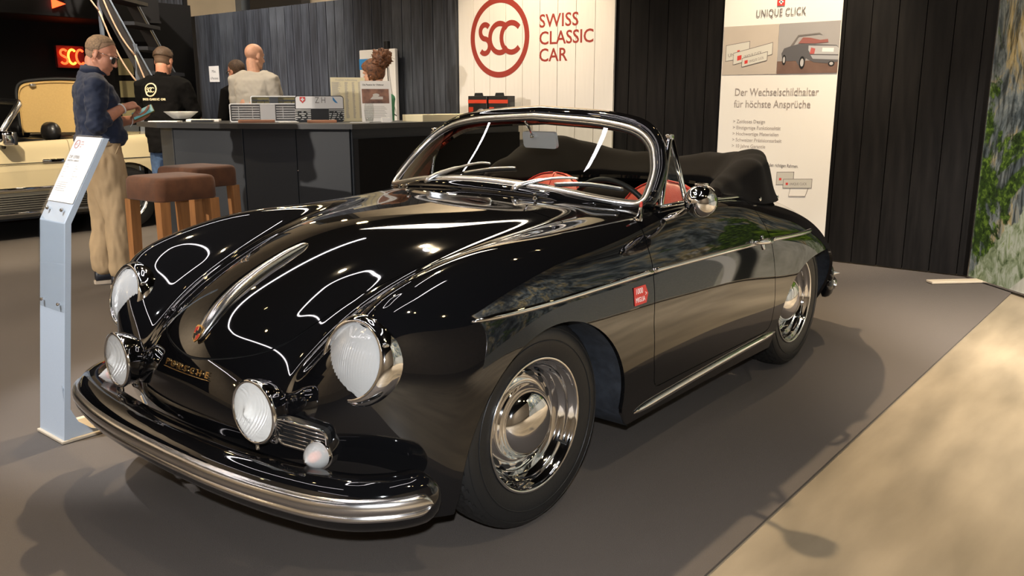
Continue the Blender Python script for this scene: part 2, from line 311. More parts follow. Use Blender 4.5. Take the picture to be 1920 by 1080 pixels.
# mural panel standing at 45 degrees on the right
def muralmat():
    m=bpy.data.materials.new('mountain_road_print'); m.use_nodes=True; nt=m.node_tree; b=nt.nodes['Principled BSDF']; b.inputs['Roughness'].default_value=.45; b.inputs['Specular IOR Level'].default_value=.3
    L=nt.links.new
    tc=nt.nodes.new('ShaderNodeTexCoord'); sp=nt.nodes.new('ShaderNodeSeparateXYZ'); L(tc.outputs['Object'],sp.inputs[0])
    def math_(op,a,b_=None,c=None,cl=False):
        n=nt.nodes.new('ShaderNodeMath'); n.operation=op; n.use_clamp=cl
        for i,q in enumerate((a,b_,c)):
            if q is None: continue
            if isinstance(q,(int,float)): n.inputs[i].default_value=q
            else: L(q,n.inputs[i])
        return n.outputs[0]
    def noise(scale,st=(1,1,1),det=6,dist=0,off=0):
        mp=nt.nodes.new('ShaderNodeMapping'); mp.inputs['Scale'].default_value=st; mp.inputs['Location'].default_value=(off,off,off); L(tc.outputs['Object'],mp.inputs[0])
        n=nt.nodes.new('ShaderNodeTexNoise'); n.inputs['Scale'].default_value=scale; n.inputs['Detail'].default_value=det; n.inputs['Distortion'].default_value=dist; n.inputs['Roughness'].default_value=.65; L(mp.outputs[0],n.inputs[0]); return n.outputs[0]
    def ramp(f,stops):
        r=nt.nodes.new('ShaderNodeValToRGB'); e=r.color_ramp.elements
        for i,(p,c) in enumerate(stops):
            q=e[i] if i<2 else e.new(p); q.position=p; q.color=(*c,1)
        L(f,r.inputs[0]); return r.outputs[0]
    def mix(f,a,b_):
        n=nt.nodes.new('ShaderNodeMix'); n.data_type='RGBA'
        if isinstance(f,(int,float)): n.inputs[0].default_value=f
        else: L(f,n.inputs[0])
        for i,q in ((6,a),(7,b_)):
            if isinstance(q,tuple): n.inputs[i].default_value=(*q,1)
            else: L(q,n.inputs[i])
        return n.outputs[2]
    s=sp.outputs[0]; z=sp.outputs[2]
    cliff=ramp(noise(4.2,(1,1,.38),9,.8),[(.36,(.012,.018,.018)),(.44,(.07,.09,.10)),(.52,(.20,.23,.23)),(.60,(.42,.33,.15)),(.68,(.55,.55,.50))])
    cracks=ramp(noise(13,(1.6,1,.30),9,1.0,3),[(.42,(.05,.06,.055)),(.53,(1,1,1))])
    n=nt.nodes.new('ShaderNodeMix'); n.data_type='RGBA'; n.blend_type='MULTIPLY'; n.inputs[0].default_value=.75; L(cliff,n.inputs[6]); L(cracks,n.inputs[7]); cliff=n.outputs[2]
    tree=ramp(noise(24,(1,1,1),5,.3,7),[(.32,(.006,.014,.004)),(.5,(.03,.06,.012)),(.66,(.13,.22,.03)),(.8,(.25,.36,.06))])
    # trees: patches of growth, denser low down
    tm=math_('ADD',noise(1.7,(1,1,.75),7,.6,11),math_('MULTIPLY',z,-.055)); tmask=ramp(tm,[(.475,(0,0,0)),(.505,(1,1,1))])
    c=mix(tmask,cliff,tree)
    # grey-green boulder bank low on the left edge
    rockz=math_('SUBTRACT',math_('ADD',.05,math_('MULTIPLY',s,1.1)),math_('ADD',z,math_('MULTIPLY',math_('SUBTRACT',noise(5,(1,1,1),4,0,2),.5),.35)))
    bm_=ramp(rockz,[(.0,(0,0,0)),(.02,(1,1,1))]); lim=ramp(math_('SUBTRACT',1.05,s),[(0,(0,0,0)),(.05,(1,1,1))])
    rock=ramp(noise(13,(1.2,1,.6),8,.7,5),[(.35,(.05,.08,.03)),(.47,(.22,.27,.16)),(.6,(.42,.45,.38)),(.7,(.16,.24,.05))])
    c=mix(math_('MULTIPLY',bm_,lim),c,rock)
    # pale parapet, then the grey road with its white edge line
    zr=math_('SUBTRACT',math_('MULTIPLY',math_('SUBTRACT',s,.42),.85),z); parap=ramp(zr,[(0,(0,0,0)),(.012,(1,1,1))])
    ztop=math_('SUBTRACT',.86,math_('ADD',z,math_('MULTIPLY',math_('SUBTRACT',s,2.0),math_('MULTIPLY',math_('SUBTRACT',s,2.0),.05)))); ptop=ramp(ztop,[(0,(0,0,0)),(.012,(1,1,1))])
    road=ramp(noise(60,(1,1,1),3,0,1),[(.3,(.20,.21,.20)),(.7,(.30,.31,.29))]); wallc=ramp(noise(6,(2,1,.5),5,.2,4),[(.3,(.34,.34,.29)),(.7,(.62,.62,.55))])
    rmask=ramp(math_('SUBTRACT',s,1.80),[(0,(0,0,0)),(.012,(1,1,1))]); lane=mix(rmask,wallc,road)
    ln=math_('ABSOLUTE',math_('SUBTRACT',math_('SUBTRACT',s,1.70),math_('MULTIPLY',math_('MULTIPLY',z,z),.36)))
    bk=math_('ABSOLUTE',math_('SUBTRACT',math_('SUBTRACT',s,1.58),math_('MULTIPLY',math_('MULTIPLY',z,z),.2)))
    lane=mix(ramp(math_('SUBTRACT',.08,bk),[(0,(0,0,0)),(.03,(1,1,1))]),lane,(.02,.022,.02))
    line=ramp(math_('SUBTRACT',.05,ln),[(0,(0,0,0)),(.006,(1,1,1))]); lane=mix(line,lane,(.75,.75,.72))
    gr=math_('MULTIPLY',ramp(math_('SUBTRACT',.48,math_('ABSOLUTE',math_('SUBTRACT',s,.95))),[(0,(0,0,0)),(.08,(1,1,1))]),ramp(math_('SUBTRACT',.30,math_('ABSOLUTE',math_('SUBTRACT',z,1.0))),[(0,(0,0,0)),(.12,(1,1,1))]))
    c=mix(gr,c,ramp(noise(9,(.6,1,2.5),4,.3,9),[(.38,(.01,.02,.003)),(.5,(.07,.14,.01)),(.62,(.2,.32,.03))]))
    c=mix(math_('MULTIPLY',parap,ptop),c,lane)
    L(c,b.inputs['Base Color']); return m
d=Vector((.7071,.7071,0))
mural=empty('mural_panel',(-4.99,.935,0),R(45),'tall printed mural panel of a rocky mountain cliff and road','mural')
b=MB(); b.box((2.4,-.0,1.75),(4.8,.03,3.46)); b.go('print',muralmat(),mural)
b=MB()
for x in (-.004,4.804): b.box((x,0,1.75),(.012,.036,3.48))
for z in (.014,3.488): b.box((2.4,0,z),(4.82,.036,.012))
b.go('edge_frame',M['brushed'],mural)
b=MB(); b.rbox((.13,-.19,.012),(.08,.42,.018),.004); b.go('foot_plate',M['cream_hall'],mural)
b=MB(); b.rbox((2.4,.19,.012),(.08,.42,.018),.004); b.go('foot_plate',M['cream_hall'],mural)

# ceiling lighting: LED tubes, added small ring, truss spots
M['led']=mat('led_tube',(1,1,1),.5,emit=(1,.93,.95),es=16)
M['spotface']=mat('warm_lamp_face',(1,1,1),.5,emit=(1,.72,.34),es=60)
def ledring(cx,cy,z,w,h,r,label,rt=.03,rot=0):
    ca,sa=math.cos(R(rot)),math.sin(R(rot)); P=[(cx+p[0]*ca-p[1]*sa,cy+p[0]*sa+p[1]*ca,z) for p in rrect(w,h,r,6)]; P.append(P[0]); P.append(P[1])
    b=MB(); b.tube(P,rt,6,caps=False); o=b.go('added_led_ring',M['led'],smooth=True); tag(o,label,'lamp'); return o
def ledpath(P,z,label):
    b=MB(); b.tube([(x,y,z) for x,y in cr(P,5)],.03,6); o=b.go('led_tube',M['led'],smooth=True); tag(o,label,'lamp'); return o
ledpath([(-2.7,-4.0),(0,-4.1),(2.3,-4.15),(2.9,-3.9),(3.15,-3.3),(3.15,-1.5),(3.0,.2)],4.4,'large rounded LED tube bend hung over the left of the black car'); ledpath([(-1.2,1.1),(-.5,1.6),(.1,1.75),(1.2,1.8)],4.4,'short curved LED tube hung over the right of the black car'); ledring(.35,-.6,4.3,1.6,.8,.3,'small rounded LED tube ring added over the nose of the black car for its reflection',.028,30)  # small ring added only for its loop reflected on the right wing
for i,(x,yy,L) in enumerate(((7.6,-6.6,4.0),(-1.3,-.75,1.6),(6.6,.6,3.2))):
    b=MB(); b.tube([(x-L/2*(.2 if L>2 else .46),yy-L/2*(1 if L>2 else .40),4.4),(x+L/2*(.2 if L>2 else .46),yy+L/2*(1 if L>2 else .40),4.4)],.024,6); o=b.go('led_tube',M['led']); tag(o,['long LED tube hung in the hall beyond the big LED ring','short LED tube hung over the windscreen of the black car','long LED tube hung over the aisle'][i],'lamp')
for i,(p,t,w,c,a) in enumerate(SPOTS):
    e=empty('truss_spotlight',p,0,'black truss spotlight hung '+['above the black car cabin','above the black car nose','before the white board sign','before the tall poster','above the bar','before the paper notice','above the bar stools','as added fill for the cream roadster','above the black car tail','above the concrete aisle','before the near end of the mural','before the far end of the mural','as added front fill ahead of the black car','as added fill for the grey info stand'][i],'spotlight','truss spotlights')
    
    q=(Vector(t)-Vector(p)).to_track_quat('-Z','Y').to_matrix()
    b=MB(); b.lathe([(.0,.19),(.055,.19),(.07,.15),(.075,.03),(.082,.02),(.082,.008),(.07,.008)],20,M=q); b.go('housing',M['darkgrey'],e,auto=40)
    b=MB(); b.lathe([(.069,.012),(.0,.012)],20,M=q); b.go('lamp_face',M['spotface'],e)
for i,p in enumerate(((-5.35,-7.05,4.4),(-6.8,-9.6,4.4),(-5.7,-7.7,4.7),(-6.2,-9.8,3.0),(-7.6,-2.2,3.2))):
    e=empty('hall_spotlight',p,0,'warm round hall spotlight high behind the plank wall, '+['hung lowest above the bar','hung furthest back at the left','hung beside the lowest one','hung at the far left','hung at the far right'][i],'spotlight','hall spotlights')
    q=(Vector((-.4,-.2,.8))-Vector(p)).to_track_quat('-Z','Y').to_matrix()
    b=MB(); b.lathe([(.0,.16),(.06,.16),(.08,.1),(.085,.0),(.078,.0)],20,M=q); b.go('housing',M['darkgrey'],e,auto=40)
    b=MB(); b.lathe([(.078,.004),(.0,.004)],20,M=q); b.go('lamp_face',M['spotface'],e)
ROWS=[
[(.60,0,.20),(.60,.15,.20),(.59,.28,.20),(.58,.37,.20),(.57,.45,.20),(.55,.54,.20),(.52,.62,.20),(.48,.68,.20),(.44,.72,.20),(.40,.745,.20),(.37,.755,.20)],
[(.70,0,.32),(.695,.15,.32),(.68,.28,.32),(.66,.37,.325),(.637,.455,.335),(.605,.55,.345),(.55,.65,.35),(.47,.72,.33),(.41,.755,.30),(.36,.77,.26),(.33,.765,.20)],
[(.725,0,.45),(.72,.15,.45),(.70,.28,.45),(.672,.37,.455),(.652,.455,.48),(.63,.56,.50),(.555,.67,.50),(.45,.745,.46),(.37,.778,.40),(.30,.785,.31),(.27,.77,.20)],
[(.695,0,.56),(.688,.14,.555),(.66,.265,.55),(.622,.36,.548),(.612,.45,.60),(.60,.57,.64),(.54,.68,.63),(.40,.765,.57),(.30,.79,.49),(.22,.795,.36),(.20,.77,.20)],
[(.61,0,.67),(.602,.14,.662),(.578,.26,.645),(.54,.36,.622),(.53,.455,.675),(.53,.575,.755),(.48,.675,.74),(.33,.77,.655),(.22,.795,.55),(.13,.80,.38),(.10,.77,.20)],
[(.44,0,.77),(.435,.15,.762),(.415,.27,.74),(.395,.37,.712),(.38,.465,.752),(.37,.58,.822),(.33,.68,.80),(.22,.77,.71),(.12,.80,.59),(.04,.805,.39),(0,.77,.20)],
[(.15,0,.868),(.15,.16,.860),(.14,.30,.838),(.13,.40,.808),(.13,.49,.825),(.12,.59,.868),(.10,.69,.845),(.04,.775,.75),(-.02,.803,.61),(-.06,.805,.40),(-.10,.77,.20)],
[(-.15,0,.912),(-.15,.18,.905),(-.15,.34,.885),(-.16,.44,.865),(-.16,.52,.866),(-.17,.60,.878),(-.18,.695,.852),(-.20,.78,.75),(-.22,.806,.60),(-.24,.805,.40),(-.26,.77,.20)],
[(-.40,0,.932),(-.41,.20,.926),(-.42,.38,.912),(-.43,.48,.90),(-.43,.55,.893),(-.43,.62,.886),(-.43,.70,.856),(-.43,.782,.75),(-.43,.807,.60),(-.43,.803,.40),(-.43,.765,.20)],
[(-.56,0,.955),(-.575,.22,.950),(-.60,.40,.935),(-.63,.52,.92),(-.64,.60,.908),(-.65,.655,.895),(-.65,.715,.860),(-.65,.785,.75),(-.65,.808,.60),(-.65,.80,.40),(-.65,.762,.20)],
[(-.95,0,.97),(-.95,.22,.965),(-.95,.42,.95),(-.95,.55,.932),(-.95,.63,.918),(-.95,.68,.90),(-.95,.73,.865),(-.95,.79,.75),(-.95,.812,.60),(-.95,.80,.40),(-.95,.76,.20)],
[(-1.35,0,.955),(-1.35,.22,.95),(-1.35,.42,.935),(-1.35,.55,.918),(-1.35,.63,.905),(-1.35,.68,.89),(-1.35,.735,.855),(-1.35,.797,.75),(-1.35,.815,.60),(-1.35,.805,.40),(-1.35,.76,.20)],
[(-1.7,0,.93),(-1.7,.22,.925),(-1.7,.42,.91),(-1.7,.54,.89),(-1.7,.61,.872),(-1.7,.67,.85),(-1.7,.735,.808),(-1.7,.803,.72),(-1.7,.823,.60),(-1.7,.815,.40),(-1.7,.765,.20)],
[(-2.1,0,.865),(-2.1,.20,.86),(-2.1,.40,.84),(-2.1,.52,.818),(-2.1,.60,.795),(-2.1,.67,.765),(-2.1,.735,.725),(-2.1,.795,.655),(-2.1,.822,.57),(-2.1,.812,.40),(-2.1,.77,.22)],
[(-2.5,0,.755),(-2.5,.20,.75),(-2.5,.38,.728),(-2.5,.48,.703),(-2.5,.555,.675),(-2.5,.62,.64),(-2.5,.675,.595),(-2.49,.723,.535),(-2.48,.748,.46),(-2.46,.74,.36),(-2.43,.70,.24)],
[(-2.83,0,.60),(-2.825,.18,.595),(-2.81,.33,.58),(-2.79,.42,.56),(-2.77,.48,.54),(-2.75,.54,.51),(-2.72,.59,.475),(-2.69,.63,.43),(-2.66,.65,.375),(-2.63,.645,.31),(-2.60,.62,.25)],
[(-2.99,0,.47),(-2.985,.17,.465),(-2.97,.31,.455),(-2.95,.40,.445),(-2.93,.46,.43),(-2.90,.53,.41),(-2.86,.59,.39),(-2.82,.63,.36),(-2.78,.64,.33),(-2.74,.63,.29),(-2.70,.60,.25)],
[(-2.97,0,.33),(-2.965,.17,.33),(-2.95,.31,.325),(-2.93,.40,.32),(-2.91,.46,.315),(-2.88,.52,.305),(-2.84,.57,.295),(-2.80,.60,.28),(-2.77,.61,.265),(-2.74,.60,.255),(-2.71,.58,.245)],
[(-2.88,0,.24),(-2.875,.17,.24),(-2.86,.30,.24),(-2.84,.39,.24),(-2.82,.44,.24),(-2.80,.49,.24),(-2.77,.53,.24),(-2.75,.55,.24),(-2.73,.56,.24),(-2.72,.56,.24),(-2.71,.55,.24)],
]
def ctrl(fit=.8):
    H=np.array(ROWS,float); L=H[:,1:][:,::-1]*np.array([1,-1,1]); D=np.concatenate([L,H],1)   # right .. left
    P=D.copy()
    def S(P):
        Q=np.concatenate([2*P[:1]-P[1:2],P,2*P[-1:]-P[-2:-1]],0); Q=(Q[:-2]+4*Q[1:-1]+Q[2:])/6
        Q=np.concatenate([2*Q[:,:1]-Q[:,1:2],Q,2*Q[:,-1:]-Q[:,-2:-1]],1); return (Q[:,:-2]+4*Q[:,1:-1]+Q[:,2:])/6
    for k in range(6): P=P+fit*(D-S(P))
    return P
def basis(n,k):
    t=np.linspace(0,n-1,(n-1)*k+1); i=np.minimum(t.astype(int),n-2); u=t-i
    B=np.zeros((len(t),n+2))
    w=[(1-u)**3/6,(3*u**3-6*u**2+4)/6,(-3*u**3+3*u**2+3*u+1)/6,u**3/6]
    for a in range(4): B[np.arange(len(t)),i+a]+=w[a]
    B[:,1]+=2*B[:,0];B[:,2]-=B[:,0];B[:,-2]+=2*B[:,-1];B[:,-3]-=B[:,-1]
    return B[:,1:-1],t
def dbasis(n,k):
    t=np.linspace(0,n-1,(n-1)*k+1); i=np.minimum(t.astype(int),n-2); u=t-i
    B=np.zeros((len(t),n+2))
    w=[-(1-u)**2/2,(9*u**2-12*u)/6,(-9*u**2+6*u+3)/6,u**2/2]
    for a in range(4): B[np.arange(len(t)),i+a]+=w[a]
    B[:,1]+=2*B[:,0];B[:,2]-=B[:,0];B[:,-2]+=2*B[:,-1];B[:,-3]-=B[:,-1]
    return B[:,1:-1]
def surf(kr=10,kc=8,fit=.8):
    P=ctrl(fit);n,m=P.shape[:2]
    A,_=basis(n,kr);B,_=basis(m,kc);dA=dbasis(n,kr);dB=dbasis(m,kc)
    V=np.einsum('ai,bj,ijk->abk',A,B,P)
    N=np.cross(np.einsum('ai,bj,ijk->abk',dA,B,P),np.einsum('ai,bj,ijk->abk',A,dB,P))
    N/=np.linalg.norm(N,axis=2,keepdims=True)+1e-12
    if N[len(N)//2,(m-1)*kc//2,2]<0: N=-N
    r,c=V.shape[:2];I=np.arange(r*c).reshape(r,c)
    F=np.concatenate([np.stack([I[:-1,:-1],I[1:,:-1],I[1:,1:]],-1).reshape(-1,3),np.stack([I[:-1,:-1],I[1:,1:],I[:-1,1:]],-1).reshape(-1,3)])
    q=V.reshape(-1,3)[F]; g=np.cross(q[:,1]-q[:,0],q[:,2]-q[:,0]); b=(g*N.reshape(-1,3)[F[:,0]]).sum(1)<0
    F[b]=F[b][:,::-1]
    return V,N,F
V3,N3,F3=surf(12,10)
BV=V3.reshape(-1,3); BN=N3.reshape(-1,3)
_T=BV[F3]; _e1=_T[:,1]-_T[:,0]; _e2=_T[:,2]-_T[:,0]
def cast(o,d):
    o=np.array(o,float);d=np.array(d,float); p=np.cross(d,_e2);det=(_e1*p).sum(1);det=np.where(abs(det)<1e-12,1e-12,det)
    s=o-_T[:,0];u=(s*p).sum(1)/det;q=np.cross(s,_e1);v=(q@d)/det;t=(_e2*q).sum(1)/det
    m=np.where((u>-1e-6)&(v>-1e-6)&(u+v<1+1e-6)&(t>1e-4))[0]
    if not len(m): return None,None
    i=m[t[m].argmin()]; f=F3[i]; n=BN[f[0]]*(1-u[i]-v[i])+BN[f[1]]*u[i]+BN[f[2]]*v[i]; return Vector(o+d*t[i]),Vector(n).normalized()
def top_at(x,y): return cast((x,y,3),(0,0,-1))
def side_at(x,z,s=1): 
    p,n=cast((x,s*3,z),(0,-s,0)); return p,n
def front_at(y,z): return cast((3,y,z),(-1,0,0))
def clip(V,N,F,g):
    gv=g; pos=gv>0; cnt=pos[F].sum(1); keep=F[cnt==3]; outF=[keep]; nV=[V];nN=[N]; base=len(V)
    for c in (1,2):
        T=F[cnt==c]
        if not len(T): continue
        pm=pos[T]; k=(pm.argmax(1) if c==1 else (~pm).argmax(1)); a=T[np.arange(len(T)),k]; b=T[np.arange(len(T)),(k+1)%3]; d=T[np.arange(len(T)),(k+2)%3]
        def cut(i,j):
            t=gv[i]/(gv[i]-gv[j]); t=t[:,None]; return V[i]+(V[j]-V[i])*t,N[i]+(N[j]-N[i])*t
        lo=np.minimum(a,b);hi=np.maximum(a,b);P1,Q1=cut(lo,hi); lo=np.minimum(a,d);hi=np.maximum(a,d);P2,Q2=cut(lo,hi)
        m=len(T); i1=base+np.arange(m); i2=base+m+np.arange(m); base+=2*m; nV+=[P1,P2];nN+=[Q1,Q2]
        if c==1: outF.append(np.stack([a,i1,i2],1))
        else: outF+= [np.stack([i1,b,d],1),np.stack([i1,d,i2],1)]
    V=np.concatenate(nV);N=np.concatenate(nN);F=np.concatenate(outF)
    key=np.round(V,6); u,idx,inv=np.unique(key,axis=0,return_index=True,return_inverse=True); inv=inv.reshape(-1)
    F=inv[F]; V=V[idx];N=N[idx]; F=F[(F[:,0]!=F[:,1])&(F[:,1]!=F[:,2])&(F[:,0]!=F[:,2])]
    used=np.unique(F); mp=np.zeros(len(V),int); mp[used]=np.arange(len(used)); N=N[used]; N/=np.linalg.norm(N,axis=1,keepdims=True)+1e-12
    return V[used],N,mp[F]
def sdf(P,x,y):
    P=np.array(P,float);Q=np.roll(P,-1,0); d=np.full(x.shape,1e9); ins=np.zeros(x.shape,bool)
    for (ax,ay),(bx,by) in zip(P,Q):
        ex,ey=bx-ax,by-ay; t=np.clip(((x-ax)*ex+(y-ay)*ey)/(ex*ex+ey*ey+1e-15),0,1); d=np.minimum(d,np.hypot(x-ax-t*ex,y-ay-t*ey))
        c=(ay>y)!=(by>y)
        if by!=ay: ins^=c&(x<(bx-ax)*(y-ay)/(by-ay)+ax)
    return np.where(ins,-d,d)      # negative inside
def panel(name,V,N,F,mt,parent,flange=.014):
    E=np.concatenate([F[:,[0,1]],F[:,[1,2]],F[:,[2,0]]]); s=np.sort(E,1); u,i,c=np.unique(s,axis=0,return_index=True,return_counts=True); be=E[i[c==1]]
    n=len(V); A=V[be[:,0]];B=V[be[:,1]];C2=B-N[be[:,1]]*flange;D=A-N[be[:,0]]*flange
    m=len(be); VV=np.concatenate([V,A,B,C2,D]); fn=np.cross(B-A,D-A); fn/=np.linalg.norm(fn,axis=1,keepdims=True)+1e-12
    # order so that the flange faces outward from the panel
    q=np.stack([n+np.arange(m),n+3*m+np.arange(m),n+2*m+np.arange(m),n+m+np.arange(m)],1)
    NN=np.concatenate([N]+[-fn]*4); FF=[tuple(f) for f in F]+[tuple(f) for f in q]
    return obj(name,VV,FF,mt,parent,smooth=True,normals=NN)

car=empty('convertible_car',(0,0,0),0,'glossy black vintage two-door convertible with chrome trim, parked on the carpet','car')
# panel outlines
def sm(P,k=6): return cr(P,k,True)
WS0=lambda y:-.505-.58*y*y
OPEN=[(-.60,0),(-.63,.25),(-.72,.5),(-.79,.62),(-.95,.662),(-1.2,.668),(-1.45,.655),(-1.62,.60),(-1.75,.45),(-1.80,.2),(-1.81,0),(-1.80,-.2),(-1.75,-.45),(-1.62,-.60),(-1.45,-.655),(-1.2,-.668),(-.95,-.662),(-.79,-.62),(-.72,-.5),(-.63,-.25)]
HOOD=[(.692,0),(.676,.12),(.636,.225),(.575,.287),(.47,.322),(.347,.350),(.19,.395),(-.02,.462),(-.17,.50),(-.30,.54),(-.355,.55),(-.383,.51),(-.40,.37),(-.408,.18),(-.41,0)]
HOOD=HOOD+[(x,-y) for x,y in HOOD[1:-1][::-1]]
LID=[(-1.98,0),(-1.985,.22),(-2.02,.33),(-2.12,.36),(-2.45,.345),(-2.68,.30),(-2.77,.2),(-2.79,0)]; LID=LID+[(x,-y) for x,y in LID[1:-1][::-1]]
DOOR=[(-.655,.98),(-.60,.87),(-.56,.79),(-.54,.70),(-.535,.55),(-.555,.42),(-.585,.325),(-.60,.303),(-.63,.298),(-.9,.298),(-1.2,.298),(-1.53,.30),(-1.565,.306),(-1.583,.33),(-1.565,.45),(-1.535,.58),(-1.50,.70),(-1.472,.80),(-1.465,.88),(-1.465,.98)]
def dense(P,k=5): return cr(P,k,True)
HOODd,LIDd,OPENd=dense(HOOD),dense(LID),dense(OPEN)
def arch_f(x,z):
    e=np.hypot(x/.385,(z-.27)/.385)-1; e=e*.385
    low=np.maximum(np.where(x>0,x-.385-np.maximum(.27-z,0)*.15,-x-.385-np.maximum(.27-z,0)*.9),z-.27)
    return np.where(z<.27,low,e)          # negative inside
def arch_r(x,z):
    X=np.abs(x+2.09)/.425; Z=np.maximum(z-.29,0)/.295; return ((X**2.5+Z**2.5)**(1/2.5)-1)*.3
V,N,F=BV.copy(),BN.copy(),F3
f=lambda V:sdf(OPENd,V[:,0],V[:,1])
g=np.where(V[:,2]>.7,f(V),1); V,N,F=clip(V,N,F,g)
for fn in (arch_f,arch_r):
    g=np.where(abs(V[:,1])>.45,fn(V[:,0],V[:,2]),1.); g=np.where((fn is arch_f)&(N[:,0]>.85),1.,g); V,N,F=clip(V,N,F,g)
def split(poly,reg,gap):
    global V,N,F
    s=np.where(reg(V,N),0,1.)
    d=sdf(poly[0],V[:,poly[1]],V[:,poly[2]]); d=np.where(reg(V,N),d,.5)
    inner=clip(V,N,F,-d-gap); V2,N2,F2=V,N,F
    V,N,F=clip(V,N,F,d-gap); return inner
hood=split((HOODd,0,1),lambda V,N:(V[:,2]>.45)&(V[:,0]>-1)&(N[:,2]>-.1),.0018)
lid=split((LIDd,0,1),lambda V,N:(V[:,2]>.45)&(V[:,0]<-1.5),.0018)
doorL=split((DOOR,0,2),lambda V,N:(V[:,1]>.5),.0022)
doorR=split((DOOR,0,2),lambda V,N:(V[:,1]<-.5),.0022)
shell=panel('body_shell',V,N,F,M['paint'],car)
bonnet=panel('bonnet',*hood,M['paint'],car); englid=panel('engine_lid',*lid,M['paint'],car)
door_l=panel('door',*doorL,M['paint'],car); door_r=panel('door',*doorR,M['paint'],car)
# black rubber behind the panel gaps
def gapstrip(P3,parent,name='gap_seal'):
    b=MB(); b.tube(P3,.0045,6,caps=False); b.go(name,M['blackplastic'],parent,smooth=True)
hp=[]
for x,y in list(HOODd)+[HOODd[0]]:
    p,n=top_at(x,y)
    if p: hp.append(p-n*.009)
gapstrip(hp,car)
for s in (1,-1):
    P=[]
    for x,z in cr(DOOR[1:-1],4):
        p,n=side_at(x,min(z,.87),s)
        if p: P.append(p-n*.009)
    gapstrip(P,car)
# floor pan, wheel wells
b=MB(); b.box((-1.02,0,.215),(1.0,1.5,.02)); b.box((.45,0,.22),(.30,1.05,.02)); b.box((.0,0,.24),(.9,.84,.02)); b.box((-2.1,0,.26),(1.2,.84,.02)); b.box((-1.55,0,.215),(.22,1.5,.02)); b.box((-2.66,0,.255),(.2,1.0,.02))
b.go('floor_pan',M['liner'],car)
def well(path,s,y1):
    yo=[]; 
    for x,z in path:
        p,n=side_at(x,max(z,.21),s); yo.append((abs(p.y)-.012) if p else .74)
    V=[];F=[];n=len(path)
    for (x,z),q in zip(path,yo): V+=[(x,s*q,z),(x,s*(q-.12),z+.0),(x,s*y1,z)]
    for i in range(n-1):
        for k in (0,1): F.append((i*3+k,i*3+k+1,(i+1)*3+k+1,(i+1)*3+k))
    F.append(tuple(i*3+2 for i in range(n)))
    return obj('wheel_well',V,F,M['liner'],car,auto=50)
fp=[(-.475,.185),(-.44,.21)]+[(-.388*math.cos(R(a)),.27+.388*math.sin(R(a))) for a in range(0,181,10)]+[(.395,.2)]
rp=[(-2.09-.43*np.sign(math.cos(R(a)))*abs(math.cos(R(a)))**.8,.29+.30*abs(math.sin(R(a)))**.8) for a in range(0,181,10)]; rp=[(rp[0][0],.27)]+rp+[(rp[-1][0],.27)] if rp[0][0]<rp[-1][0] else [(rp[0][0],.27)]+rp+[(rp[-1][0],.27)]
for s in (1,-1): well(fp,s,.44); well(rp,s,.46)

